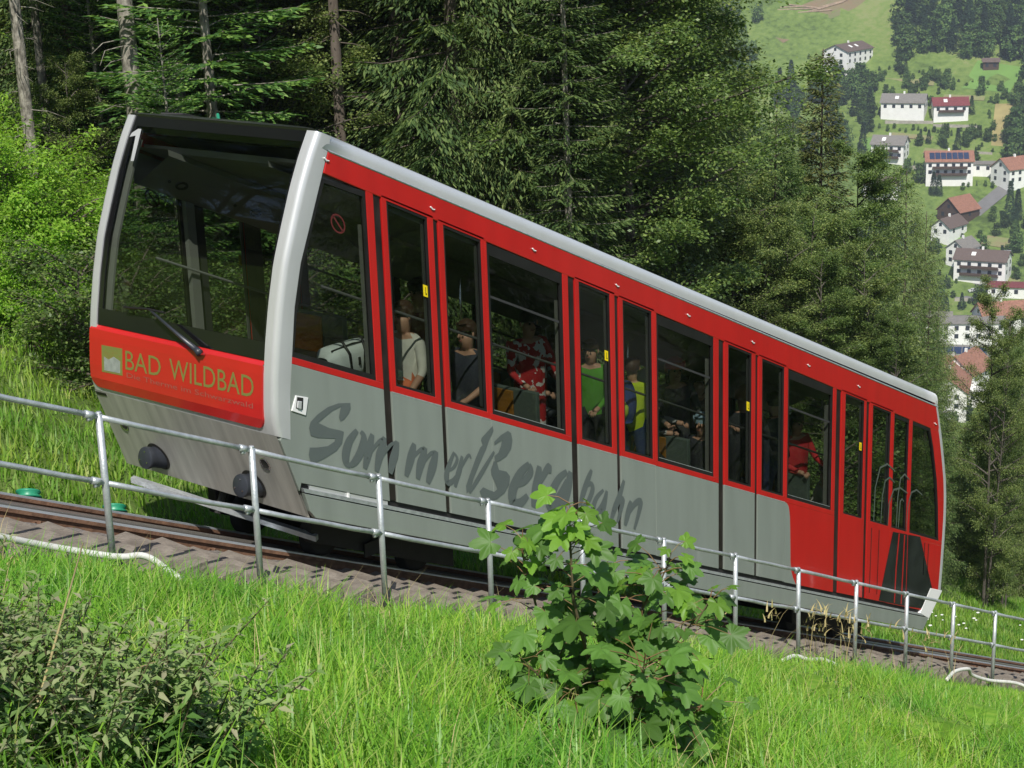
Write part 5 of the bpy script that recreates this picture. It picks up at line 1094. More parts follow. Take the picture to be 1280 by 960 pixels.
house(HB(1200, 214), 705, T + R_(52), 13, 11, 4.0, 42, 'roof_orange', 'brown boarded barn with steep gable on the road', wins=(1, 1), wallm='timber', name='barn', chimney=False)
house(HB(1188, 243), 690, T + R_(60), 14, 8, 5.0, 38, 'roof_brown', 'plain white gable house below the barn', wins=(2, 1))
house(HB(1243, 152), 742, T, 16, 8, 4.0, 8, 'roof_grey', 'long low white garage beside the road', wins=(4, 1), name='garage', chimney=False)
house(HB(1229, 318), 655, T - R_(14), 19, 12, 8.0, 26, 'roof_brown', 'big white house with brown roof and long balconies above the car park', balcony=True, wins=(5, 2), sky_l=1)
house(HB(1204, 300), 668, T + R_(58), 11, 8, 6.5, 38, 'roof_grey', 'narrow white gable house touching the big brown roof', wins=(2, 2))
house(HB(1264, 347), 640, T - R_(4), 16, 9, 4.0, 6, 'roof_red', 'flat red-brown roof of a low terrace building', wins=(4, 1), name='terrace_building', chimney=False)
house(HB(1212, 424), 590, T + R_(8), 22, 11, 9, 10, 'roof_grey', 'white block with shallow roof seen between the tree and the car', wins=(6, 2), chimney=False)
house(HB(1160, 420), 592, T, 15, 10, 8, 30, 'roof_grey', 'white house glimpsed through the weeping spruce twigs', wins=(4, 2))
house(HB(1250, 398), 598, T + R_(20), 16, 11, 8, 38, 'roof_orange', 'orange tiled house behind the thin airy tree', wins=(4, 2))
house(HB(1197, 462), 566, T - R_(3), 22, 12, 7, 20, 'roof_grey', 'long building with a row of solar panels on its grey roof', wins=(6, 2), solar=True, chimney=False)
house(HB(1205, 503), 545, T + R_(66), 16, 12, 8.5, 40, 'roof_orange', 'half-timbered gable house with orange roof beside the solar roof', gable='timber', wins=(4, 2))
house(HB(1190, 490), 552, T - R_(4), 12, 9, 6.0, 40, 'roof_orange', 'orange roofed wing behind the half-timbered gable', wins=(3, 1))
house(HB(1216, 533), 535, T - R_(6), 9, 8, 5, 6, 'plaster', 'white flat-roofed annex below the half-timbered gable', wins=(3, 1), name='annex', chimney=False)
house(HB(1184, 545), 528, T + R_(85), 22, 12, 9, 35, 'roof_orange', 'orange roof just beyond the downhill end of the car', wins=(4, 2))
# greenhouse
gx, gy = polar(HB(1232, 283), 672); gh = empty('greenhouse', (gx, gy, gz(gx, gy)), 'low grey greenhouse above the big brown roof', 'greenhouse'); gh.rotation_euler = (0, 0, T)
b = MB(); b.box(-10, 10, -3, 3, -2, 2.2); link('frame', mesh_np('frame', b.v, b.f, M['galv']), gh)
for k in range(12):
    b = MB(); x0 = -10 + k * 20 / 12; b.hexa([(x0, -3.2, 2.25), (x0 + 1.55, -3.2, 2.25), (x0 + 1.55, 0, 3.6), (x0, 0, 3.6), (x0, -3.2, 2.35), (x0 + 1.55, -3.2, 2.35), (x0 + 1.55, 0, 3.7), (x0, 0, 3.7)]); link('pane', mesh_np('pane', b.v, b.f, M['galv']), gh)
# draped sheets: road, hay field, clearing, lawn
def drape(name, P, width, mat, lift=.25):
    b = MB(); V3 = [Vector((*polar(bear(px), d), 0)) for px, d in P]; rows = []
    pts = []
    for i in range(len(V3) - 1):
        for k in range(6): pts.append(V3[i].lerp(V3[i + 1], k / 6))
    pts.append(V3[-1])
    for i, p in enumerate(pts):
        t = (pts[min(i + 1, len(pts) - 1)] - pts[max(i - 1, 0)]).normalized(); n_ = Vector((-t.y, t.x, 0)); w = width if not isinstance(width, (list, tuple)) else width[0] + (width[1] - width[0]) * i / (len(pts) - 1)
        rows.append([(p.x + n_.x * w * f, p.y + n_.y * w * f, gz(p.x + n_.x * w * f, p.y + n_.y * w * f) + lift) for f in (-.5, -.25, 0, .25, .5)])
    b.loft(rows); o = b.build(name, mat, smooth=True); o['kind'] = 'structure'; return o
drape('road', [(1300, 742), (1262, 735), (1240, 722), (1222, 712), (1200, 700), (1186, 688)], 6, M['asphalt'])
drape('car_park', [(1200, 642), (1250, 640)], 16, M['asphalt'])
M['hay'] = pmat('mown_hay_field', (.30, .25, .10), .95, var=.2, scale=.15); M['soil'] = pmat('cleared_soil', (.21, .145, .085), .95, var=.35, scale=.12, col2=(.16, .17, .07)); M['lawn'] = pmat('lawn', (.14, .26, .05), .95, var=.15, scale=.1)
drape('hay_field', [(1250, 765), (1252, 800)], 12, M['hay']); drape('lawn', [(1205, 668), (1215, 700)], 14, M['lawn']); drape('lawn', [(1108, 748), (1090, 770)], 12, M['lawn']); drape('lawn', [(1222, 812), (1240, 835)], 22, M['lawn'])
drape('clearing', [(960, 868), (1000, 880), (1060, 892), (1130, 898)], (22, 10), M['soil'])
M['log'] = pmat('felled_logs', (.30, .22, .15), .9, var=.3, scale=.6); lr = random.Random(6)
for k in range(7):
    px = 985 + k * 9 + lr.uniform(-4, 4); x, y = polar(bear(px), 884 + lr.uniform(-5, 6)); a = T + lr.uniform(-.5, .5); l = lr.uniform(5, 10); z = gz(x, y) + .6
    b = MB(); b.tube([(x - math.cos(a) * l, y - math.sin(a) * l, gz(x - math.cos(a) * l, y - math.sin(a) * l) + .6), (x + math.cos(a) * l, y + math.sin(a) * l, gz(x + math.cos(a) * l, y + math.sin(a) * l) + .6)], .45, 7); tag(b.build('felled_log', M['log']), 'felled log lying across the bare clearing above the meadow', 'log', 'logs on the clearing')
# parked cars
def parked(px, d, col, label, rot):
    x, y = polar(bear(px), d); root = empty('parked_car', (x, y, gz(x, y) + .3), label, 'car'); root.rotation_euler = (0, 0, rot)
    pm = pmat('car_paint', col, .3, var=.03, coat=.5)
    prof = [(-2.1, .35), (-2.15, .8), (-1.9, 1.0), (-1.3, 1.05), (-.8, 1.45), (.6, 1.48), (1.2, 1.02), (1.95, .88), (2.1, .6), (2.05, .35)]
    b = MB(); n = len(prof); b.v = [(a, -.85, c) for a, c in prof] + [(a, .85, c) for a, c in prof]; b.f = [list(range(n)), list(range(n, 2 * n))[::-1]] + [[i, n + i, n + (i + 1) % n, (i + 1) % n] for i in range(n)]; b.m = [0] * len(b.f)
    link('body', mesh_np('body', b.v, b.f, pm), root)
    b = MB(); b.box(-.75, .55, -.86, .86, 1.08, 1.38); link('window', mesh_np('window', b.v, b.f, M['dark_window']), root)
    for wx in (-1.3, 1.3):
        for wy in (-.8, .8):
            b = MB(); b.tube([(wx, wy - .1, .33), (wx, wy + .1, .33)], .33, 12); link('wheel', mesh_np('wheel', b.v, b.f, M['rubber']), root)
parked(1219, 641, (.6, .6, .6), 'silver car parked below the big brown-roofed house', T + .3); parked(1228, 640, (.02, .025, .05), 'dark blue car parked next to the silver car', T + 1.4); parked(1239, 642, (.03, .03, .035), 'black car parked by the low red roof', T + 1.3)
# ------------------------------------------------------------------ trees of the valley: a light crown, many copies
M['far_leaf'] = leaf_mat('valley_leaves', [(.04, .085, .026), (.07, .13, .036), (.105, .175, .046), (.145, .21, .055)], .3, .7, .2, .35)
M['far_dark'] = leaf_mat('valley_conifer', [(.022, .05, .024), (.036, .072, .032), (.055, .095, .04)], .2, .7, .2, .25)
def far_round(seed):
    rs = np.random.RandomState(seed); P = []; n = 0
    for k in range(26):
        a = rs.uniform(0, 6.28); f = rs.rand(); rr = 4.2 * math.sin(math.pi * (.15 + .8 * f)) * rs.uniform(.3, .9); c = np.array([math.cos(a) * rr, math.sin(a) * rr, 2.5 + 10 * f]); P.append(c + norm(rs.normal(0, 1, (62, 3))) * (1.9 * rs.uniform(.6, 1.1)) * rs.uniform(.8, 1.05, (62, 1)))
    P = np.concatenate(P) * np.array([1, 1, 1.]) + .5 * np.sin(np.concatenate(P) * 1.7); D = norm(rs.normal(0, 1, P.shape)); NN = norm(np.array([0, 0, .6]) + norm(P - np.array([0, 0, 7])) + rs.normal(0, .35, P.shape)); L = rs.uniform(.7, 1.4, len(P))
    V, F = diamonds(P, D, NN, L, L * .75); return mesh_np('valley_tree', V, F, M['far_leaf'])
def far_cone(seed):
    rs = np.random.RandomState(seed); n = 1500; f = rs.rand(n) ** .7; a = rs.uniform(0, 6.28, n); rr = 3. * (1 - f) * rs.uniform(.55, 1., n) + .1
    P = np.stack([np.cos(a) * rr, np.sin(a) * rr, .5 + 17 * f], 1); D = np.stack([np.cos(a), np.sin(a), -.35 + 0 * a], 1) + rs.normal(0, .25, (n, 3)); NN = norm(np.array([0, 0, 1.]) + rs.normal(0, .3, (n, 3)))
    L = rs.uniform(.7, 1.3, n); V, F = diamonds(P, D, NN, L, L * .5); return mesh_np('valley_conifer', V, F, M['far_dark'])
FR = [far_round(i) for i in range(3)]; FC = [far_cone(i) for i in range(2)]
vr = random.Random(31)
MASS = []
def vtree(px, d, s, con=False, label=None, group=None, name=None):
    x, y = polar(bear(px, 200), d)
    if name == 'mass': MASS.append((x, y, s)); return
    o = bpy.data.objects.new(name or ('valley_conifer' if con else 'valley_tree'), vr.choice(FC if con else FR)); COL.objects.link(o)
    o.location = (x, y, gz(x, y) - .6); o.rotation_euler = (0, 0, vr.uniform(0, 6.28)); o.scale = (s * vr.uniform(.85, 1.15), s * vr.uniform(.85, 1.15), s * vr.uniform(.85, 1.2))
    tag(o, label, 'tree', group)
LT = ('round leafy tree among the village gardens', 'leafy village garden trees'); LC = ('dark slim conifer among the village houses', 'village conifers')
LW = ('leafy tree of the wood above the village', 'trees of the wood above the village'); LB = ('leafy tree at the edge of the meadow below the clearing', 'trees below the clearing')
for px, d in ((1140, 812), (1150, 815), (1110, 815), (1100, 822), (1225, 805), (1163, 800), (1215, 770), (1150, 765), (1085, 790), (1075, 800), (1065, 790), (1100, 745), (1135, 735), (1125, 725), (1150, 730), (1220, 745), (1250, 690), (1235, 680), (1260, 700), (1270, 690), (1245, 700), (1280, 680), (1228, 690), (1285, 665), (1265, 672), (1275, 655), (1215, 680), (1178, 770), (1205, 765), (1260, 620), (1230, 625), (1190, 640), (1175, 620), (1245, 610), (1280, 600), (1225, 590), (1235, 560), (1250, 540), (1275, 560), (1225, 520), (1205, 515), (1190, 510), (1240, 515), (1265, 510), (1290, 530), (1180, 600), (1168, 560), (1160, 660), (1145, 690), (1170, 675)):
    vtree(px + vr.uniform(-3, 3), d + vr.uniform(-4, 4), vr.uniform(.32, .62), False, *LT)
for px, d, s in ((1212, 792, .55), (1105, 800, .35), (1116, 795, .35), (1150, 765, .4), (1168, 722, .6), (1175, 722, .6), (1093, 715, .6), (1160, 765, .45), (1265, 700, .9), (1275, 705, .8), (1258, 665, .5), (1146, 800, .35)): vtree(px, d, s, True, *LC)
HPOS = [o.location for o in COL.objects if o.name.startswith(('house', 'barn', 'garage', 'annex', 'terrace', 'greenhouse', 'garden_hut'))]
nv = 0
while nv < 130:
    px, d = vr.uniform(1075, 1295), vr.uniform(560, 835); x, y = polar(bear(px, 200), d)
    if any((p.x - x) ** 2 + (p.y - y) ** 2 < 21 ** 2 for p in HPOS) or any(abs(px - q) < 6 and abs(d - e) < 18 for q, e in ((1250, 780), (1230, 716), (1210, 705), (1215, 642), (1235, 642))): continue
    vtree(px, d, vr.uniform(.22, .62), vr.random() < .1, 'small garden tree or hedge shrub between the village houses', 'garden shrubs of the village', 'garden_tree'); nv += 1
# hedges and shrub rows of the gardens
for px0, d0, px1, d1, n in ((1100, 778, 1165, 775, 9), (1165, 778, 1215, 772, 7), (1095, 832, 1165, 826, 11), (1170, 820, 1230, 818, 8), (1130, 748, 1158, 745, 5), (1215, 752, 1235, 772, 6), (1140, 790, 1143, 815, 4), (1205, 728, 1240, 728, 5), (1200, 690, 1225, 680, 5), (1240, 668, 1280, 660, 7), (1205, 628, 1260, 625, 8), (1010, 845, 1070, 850, 9), (1232, 800, 1240, 760, 6), (1180, 655, 1200, 650, 4)):
    for k in range(n):
        t = (k + vr.uniform(-.3, .3)) / max(1, n - 1); vtree(px0 + (px1 - px0) * t, d0 + (d1 - d0) * t + vr.uniform(-3, 3), vr.uniform(.13, .24), vr.random() < .12, 'low rounded hedge bush in a row between the village gardens', 'hedge bushes of the village', 'hedge_bush')
M['wall_stone'] = pmat('garden_wall_stone', (.36, .33, .28), .9, var=.2, scale=.6); M['bed_soil'] = pmat('garden_bed', (.24, .19, .10), .95, var=.3, scale=.3, col2=(.20, .24, .08))
for px0, px1, d, w in ((1100, 1160, 824, 5), (1172, 1222, 808, 4), (1110, 1160, 772, 4), (1150, 1205, 758, 5), (1228, 1275, 655, 6), (1226, 1262, 688, 8)): drape('garden_bed', [(px0, d), (px1, d - 3)], w, M['bed_soil'], .3)
for px0, px1, d in ((1105, 1165, 783), (1165, 1220, 780), (1128, 1175, 742), (1195, 1240, 757), (1200, 1260, 631)):
    b = MB(); rows = []
    for k in range(13):
        x, y = polar(bear(px0 + (px1 - px0) * k / 12, 200), d); z = gz(x, y); rows.append([(x, y, z - 1), (x, y, z + 1.3), (x + .35, y + .2, z + 1.3), (x + .35, y + .2, z - 1)])
    b.loft(rows, 0, True); tag(b.build('garden_wall', M['wall_stone']), 'pale stone retaining wall terracing the village gardens', 'wall', 'retaining walls of the village gardens')
for k in range(46): vtree(1000 + vr.uniform(-30, 95), vr.uniform(755, 822), vr.uniform(.6, .95), vr.random() < .2, *LB)
for k in range(60): vtree(930 + vr.uniform(-75, 18), vr.uniform(760, 905), vr.uniform(.75, 1.15), vr.random() < .3, *LB, 'mass')
for k in range(125): vtree(vr.uniform(1118, 1300), vr.uniform(838, 905), vr.uniform(.8, 1.25), vr.random() < .35, *LW)
for k in range(30): vtree(vr.uniform(1264, 1310), vr.uniform(745, 850), vr.uniform(.7, 1.1), vr.random() < .35, *LW)
for k in range(60): vtree(vr.uniform(860, 1310), vr.uniform(900, 985), vr.uniform(.9, 1.4), vr.random() < .4, *LW, 'mass')
# the wooded slope further up reads as one mass
rs = np.random.RandomState(8); VV, FF, o_ = [], [], 0
for k in range(230 + len(MASS)):
    bb = rs.uniform(20, 70); d = rs.uniform(960, 1300); x, y = polar(bb, d)
    if k < len(MASS): x, y, _s = MASS[k]
    src = (FR + FC)[rs.randint(5)]; n = len(src.vertices); co = np.zeros(n * 3, np.float32); src.vertices.foreach_get('co', co); co = co.reshape(-1, 4, 3)[rs.rand(n // 4) < (.22 if k >= len(MASS) else .6)].reshape(-1, 3)
    s = rs.uniform(1.2, 1.8) if k >= len(MASS) else _s; VV.append(co * s + np.array([x, y, gz(x, y)])); FF.append(np.arange(len(co)).reshape(-1, 4) + o_); o_ += len(co)
tag(link('far_forest', mesh_np('far_forest', np.concatenate(VV), np.concatenate(FF), M['far_leaf'])), 'dark wooded hillside above the village', 'forest', kind='stuff')
# ------------------------------------------------------------------ passengers
CLOTH = {}
def cloth(c, rough=.85):
    if c not in CLOTH: CLOTH[c] = pmat('cloth', c, rough, var=.12, scale=6)
    return CLOTH[c]
HAIR = {'dark': pmat('dark_hair', (.02, .013, .009), .6, var=.3), 'brown': pmat('brown_hair', (.06, .03, .015), .6, var=.3), 'blond': pmat('blond_hair', (.26, .15, .05), .6, var=.3)}
def person(x, y, facing, pose, top, legs, label, hair='dark', sleeve=True, shorts=False, reach=(.25, .2), helmet=None, scale=1., stripe=None, zf=None, lean=0.):
    zf = platform_z(x) if zf is None else zf
    root = empty('person', (x, y, zf), label, 'person'); root.rotation_euler = (0, 0, facing)
    sit = pose == 'sit'; dz = -.43 if sit else 0; s = scale
    J = {}; E = []
    def j(n, p, r, par=None):
        J[n] = (Vector((p[0] * s, p[1] * s, p[2] * s)), r * s)
        if par: E.append((par, n))
    ln = lean
    j('pelvis', (0, 0, .95 + dz), .135); j('belly', (.0 + ln * .3, 0, 1.12 + dz), .13, 'pelvis'); j('chest', (ln * .7, 0, 1.33 + dz), .148, 'belly'); j('neck', (ln + .01, 0, 1.47 + dz), .058, 'chest')
    j('jaw', (ln + .03, 0, 1.555 + dz), .075, 'neck'); j('head', (ln + .03, 0, 1.655 + dz), .092, 'jaw')
    for sg, S_ in ((1, 'L'), (-1, 'R')):
        j('sh' + S_, (ln * .8, sg * .185, 1.41 + dz), .066, 'chest')
        j('el' + S_, (ln * .8 + reach[0] * .35, sg * .26, 1.15 + dz), .045, 'sh' + S_)
        j('wr' + S_, (ln * .8 + reach[0] + .08, sg * .21, 1.0 + dz + reach[1] * .5), .032, 'el' + S_)
        j('pa' + S_, (ln * .8 + reach[0] + .16, sg * .20, .98 + dz + reach[1] * .6), .034, 'wr' + S_)
        if sit:
            j('hp' + S_, (.08, sg * .10, .53), .095, 'pelvis'); j('kn' + S_, (.44, sg * .13, .53), .065, 'hp' + S_); j('an' + S_, (.42, sg * .13, .09), .045, 'kn' + S_); j('to' + S_, (.57, sg * .14, .045), .038, 'an' + S_)
        else:
            j('hp' + S_, (0, sg * .10, .86), .098, 'pelvis'); j('kn' + S_, (.03, sg * .11, .49), .062, 'hp' + S_); j('an' + S_, (-.01, sg * .12, .09), .045, 'kn' + S_); j('to' + S_, (.13, sg * .13, .045), .04, 'an' + S_)
    names = list(J); me = bpy.data.meshes.new('body'); me.from_pydata([J[n][0] for n in names], [(names.index(a), names.index(b_)) for a, b_ in E], [])
    o = bpy.data.objects.new('tmp', me); COL.objects.link(o); o.modifiers.new('k', 'SKIN')
    for i, n in enumerate(names):
        sv = me.skin_vertices[0].data[i]; r = J[n][1]; wide = 1.28 if n in ('pelvis', 'belly', 'chest') else 1.; sv.radius = (r, r); sv.use_root = n == 'pelvis'
        if wide > 1: sv.radius = (r * .95, r * 1.3)
    sb = o.modifiers.new('s', 'SUBSURF'); sb.levels = 1
    bpy.context.view_layer.update(); ev = o.evaluated_get(bpy.context.evaluated_depsgraph_get()); m2 = bpy.data.meshes.new_from_object(ev); bpy.data.objects.remove(o)
    b = MB(); b.v = [tuple(v.co) for v in m2.vertices]; b.f = [list(p.vertices) for p in m2.polygons]
    zone = {}
    for a, c in E:
        k = 1
        if c in ('belly', 'chest') or c.startswith('sh'): k = 0
        elif c.startswith('el'): k = 0
        elif c.startswith('wr'): k = 0 if sleeve else 2
        elif c.startswith('pa') or c in ('neck', 'jaw', 'head'): k = 2
        elif c.startswith('hp') or c.startswith('kn'): k = 1
        elif c.startswith('an'): k = 2 if shorts else 1
        elif c.startswith('to'): k = 3
        zone[(a, c)] = k
    for p in m2.polygons:
        c0 = p.center; best = None
        for (a, c), k in zone.items():
            A, B_ = J[a][0], J[c][0]; ab = B_ - A; t = max(0, min(1, (c0 - A).dot(ab) / ab.length_squared)); d = (c0 - A - ab * t).length / (J[c][1] + .02)
            if best is None or d < best[0]: best = (d, k)
        k = best[1]
        if stripe and k == 0 and ((p.center.z * 9) % 2.2) < .45: k = 4
        b.m.append(k)
    hd = J['head'][0]
    # face: eyes, nose, mouth, ears; hands: fingers and thumb
    for sg in (-1, 1):
        b.ball((hd.x + .085 * s, hd.y + sg * .034 * s, hd.z - .005 * s), .012 * s, n=8, m=5); b.ball((hd.x, hd.y + sg * .098 * s, hd.z - .02 * s), .016 * s, .01 * s, .028 * s, 8, 2)
        S_ = 'L' if sg > 0 else 'R'; pa = J['pa' + S_][0]; dr = (pa - J['wr' + S_][0]).normalized(); sd = Vector((0, 1, 0)); dn = dr.cross(sd).normalized()
        dn = dn if dn.z < 0 else -dn
        for q, (off, l) in enumerate(((-.028, .062), (-.010, .074), (.010, .070), (.028, .055))):
            p0 = pa + sd * off * s + dr * .02; p1 = p0 + (dr * .7 + dn * .4) * l * .6 * s; p2 = p1 + (dr * .2 + dn * .9) * l * .5 * s; b.tube([p0, p1, p2], [.0095 * s, .009 * s, .007 * s], 6, 2)
        p0 = pa - sd * sg * .03 * s; b.tube([p0, p0 + (dr * .5 - sd * sg * .7) * .035 * s, p0 + (dr * .9 - sd * sg * .5 + dn * .5) * .05 * s], [.011 * s, .0095 * s, .008 * s], 6, 2)
    b.tube([(hd.x + .085 * s, hd.y, hd.z - .005 * s), (hd.x + .108 * s, hd.y, hd.z - .035 * s), (hd.x + .088 * s, hd.y, hd.z - .045 * s)], [.010 * s, .015 * s, .010 * s], 6, 2)
    b.tube([(hd.x + .082 * s, hd.y - .024 * s, hd.z - .075 * s), (hd.x + .090 * s, hd.y, hd.z - .078 * s), (hd.x + .082 * s, hd.y + .024 * s, hd.z - .075 * s)], .006 * s, 5, 6)
    mats = [cloth(top), cloth(legs), M['skin'], M['rubber'], cloth(stripe or (.8, .8, .78)), M['rubber'], cloth((.30, .10, .08))]
    link('body', mesh_np('body', b.v, b.f, mats, b.m, True), root)
    hb = MB(); rows = []
    R1 = .108 * s if not helmet else .128 * s; lowf = .62
    for i in range(7):
        p = math.pi * lowf * i / 6
        rows.append([(hd.x - .012 * s + R1 * 1.08 * math.sin(p) * math.cos(a) * (1 if math.cos(a) < .3 or i < 4 else .80), hd.y + R1 * .98 * math.sin(p) * math.sin(a), hd.z + .012 * s + R1 * 1.05 * math.cos(p) + (.05 * s if (math.cos(a) > .3 and i > 3) else 0)) for a in [2 * math.pi * k / 16 for k in range(16)]])
    hb.loft(rows, 0, True)
    link('helmet' if helmet else 'hair', mesh_np('hair', hb.v, hb.f, cloth(helmet, .3) if helmet else HAIR[hair], smooth=True), root)
    bpy.data.meshes.remove(m2); return root
PI = math.pi
def patterned(a, b_, sc=7.):
    m, nt, bs, out = new_mat('patterned_jersey'); N = nt.nodes; L = nt.links; tc = N.new('ShaderNodeTexCoord'); v = N.new('ShaderNodeTexNoise'); v.inputs['Scale'].default_value = sc; v.inputs['Detail'].default_value = 2
    rp = N.new('ShaderNodeValToRGB'); rp.color_ramp.interpolation = 'CONSTANT'; rp.color_ramp.elements[0].color = (*a, 1); rp.color_ramp.elements[1].position = .54; rp.color_ramp.elements[1].color = (*b_, 1)
    L.new(tc.outputs['Object'], v.inputs['Vector']); L.new(v.outputs['Fac'], rp.inputs[0]); L.new(rp.outputs[0], bs.inputs['Base Color']); bs.inputs['Roughness'].default_value = .85; return m
CLOTH['redwhite'] = patterned((.46, .015, .02), (.75, .73, .70), 9); CLOTH['greygreen'] = patterned((.06, .07, .06), (.16, .18, .16), 8); CLOTH['blackwhite'] = patterned((.02, .02, .024), (.40, .40, .40), 6)
person(11.20, 11.15, PI * .98, 'sit', (.70, .68, .62), (.62, .16, .07), 'seated passenger in white top and orange shorts beside the white bag', 'brown', sleeve=False, reach=(.12, -.1), scale=1.05)
person(12.02, 11.10, PI, 'sit', (.04, .045, .065), (.05, .05, .06), 'seated passenger in dark top with bare forearms at the first door', 'brown', sleeve=False, reach=(.2, .1), scale=1.02)
person(13.28, 11.40, -PI * .62, 'stand', 'redwhite', 'redwhite', 'bike rider in red and white jersey standing behind the seat panel', 'dark', stripe=None, reach=(.22, .1))
person(13.75, 11.75, -PI * .5, 'stand', (.36, .02, .025), (.03, .03, .03), 'rider in red top half hidden behind the red and white jersey', 'brown', stripe=(.7, .7, .7))
person(14.00, 11.12, -PI * .9, 'stand', (.10, .34, .03), (.03, .03, .035), 'passenger in green jacket holding a black bike grip', 'brown', reach=(.30, .1), scale=.93)
person(14.66, 11.08, PI * .1, 'stand', (.50, .64, .02), (.03, .05, .14), 'passenger in neon yellow jacket carrying a blue rucksack', 'brown', reach=(.2, .1), scale=.90)
person(16.00, 11.45, -PI * .7, 'stand', (.07, .07, .075), (.05, .05, .06), 'rider in red and white helmet and dark jacket', 'dark', helmet=(.60, .05, .06), scale=1.04)
person(16.62, 11.55, -PI * .5, 'stand', (.10, .05, .04), (.03, .03, .03), 'bare-headed passenger in brown jacket near the third door', 'brown', scale=1.03)
person(15.97, 11.02, PI, 'sit', (.03, .03, .04), (.07, .09, .12), 'seated rider in pale blue helmet and black jacket', 'dark', helmet=(.36, .50, .62), reach=(.3, .1), scale=.92)
person(16.93, 11.08, PI * .15, 'stand', (.028, .03, .036), (.02, .02, .025), 'blond passenger in black jacket standing at the third door', 'blond', scale=1.1)
person(17.88, 11.22, PI * .4, 'stand', (.025, .03, .045), (.02, .03, .08), 'dark clad passenger with dark hair standing at the door seam', 'dark', scale=1.08)
person(18.42, 11.25, -PI * .6, 'stand', (.52, .02, .03), (.07, .27, .44), 'passenger in red top and blue trousers near the last grey panel', 'dark', scale=1.02)
person(18.85, 11.02, PI * .8, 'sit', (.60, .58, .55), (.10, .10, .12), 'seated passenger in pale top with pink sleeve beside the chrome hoop', 'brown', sleeve=False, reach=(.2, 0))
person(12.75, 12.45, PI, 'stand', (.20, .02, .03), (.03, .03, .04), 'rider in dark red jersey and black helmet behind the seats', 'dark', helmet=(.03, .03, .035))
person(14.95, 11.95, -PI * .8, 'stand', 'greygreen', (.03, .03, .04), 'rider in grey-green patterned jersey behind the neon jacket', 'brown', helmet=(.12, .13, .14))
person(15.55, 11.55, -PI * .4, 'stand', 'blackwhite', (.03, .03, .04), 'rider in black and white jersey with white helmet', 'dark', helmet=(.6, .6, .58))
person(17.35, 12.35, -PI * .6, 'stand', 'greygreen', (.03, .03, .04), 'rider with grey helmet leaning on the far grab rail', 'brown', helmet=(.25, .26, .28))
person(15.20, 12.70, -PI * .3, 'stand', (.05, .06, .10), (.03, .03, .04), 'passenger in navy jacket at the far window', 'brown')
# luggage
M['bagwhite'] = pmat('white_bag_cloth', (.70, .76, .73), .7, var=.06)
bx, by = 10.32, 11.05; bz = platform_z(10.32) + .58
b = MB(); b.box(bx - .42, bx + .42, YN + .10, YN + .85, bz - .05, bz - .002); b.build('luggage_shelf', M['seatgreen'], car)
bag = empty('travel_bag', (bx, by, bz), 'white travel bag with black straps behind the front side window', 'bag')
b = MB(); rows = []
for i in range(11):
    t = -1 + 2 * i / 10; k = (1 - abs(t) ** 6) ** .35 * .5 + .5 if abs(t) < 1 else .5
    rows.append([(bx + t * .29, by + .15 * k * math.copysign(abs(math.cos(a)) ** .6, math.cos(a)), bz + .16 + .155 * k * math.copysign(abs(math.sin(a)) ** .6, math.sin(a))) for a in [2 * PI * j_ / 20 for j_ in range(20)]])
b.loft(rows, 0, True); b.f += [list(range(20)), list(range(200, 220))[::-1]]; b.m += [0, 0]; b.build('body', M['bagwhite'], bag, smooth=True)
for dx in (-.12, .12):
    b = MB(); b.tube([(bx + dx * .6, by - .15, bz + .02), (bx + dx * .8, by - .155, bz + .25), (bx + dx, by - .09, bz + .36), (bx + dx * .9, by + .06, bz + .36)], .013, 6); b.build('strap', M['rubber'], bag, smooth=True)
b = MB(); b.tube([(bx - .25, by - .08, bz + .30), (bx, by - .09, bz + .322), (bx + .25, by - .08, bz + .30)], .009, 6); b.tube([(bx + .02, by - .15, bz + .20), (bx + .02, by - .155, bz + .13)], .014, 6); b.build('zip', M['rubber'], bag)
rx_, ry_ = 14.46, 11.02; rz_ = platform_z(14.66) + .92
rk = empty('rucksack', (rx_, ry_, rz_), 'blue and yellow rucksack on the neon jacket', 'rucksack')
b = MB(); rows = []
for i in range(9):
    t = i / 8; k = math.sin(PI * (.12 + .76 * t)) ** .5
    rows.append([(rx_ - .02 + .11 * k * math.cos(a), ry_ + .16 * k * math.sin(a), rz_ + .46 * t) for a in [2 * PI * j_ / 14 for j_ in range(14)]])
b.loft(rows, 0, True); b.f += [list(range(14)), list(range(112, 126))[::-1]]; b.m += [0, 0]; b.build('body', cloth((.03, .06, .20)), rk, smooth=True)
b = MB(); b.ball((rx_ - .11, ry_ - .02, rz_ + .17), .05, .11, .12, 10); b.build('pocket', cloth((.45, .55, .05)), rk, smooth=True)
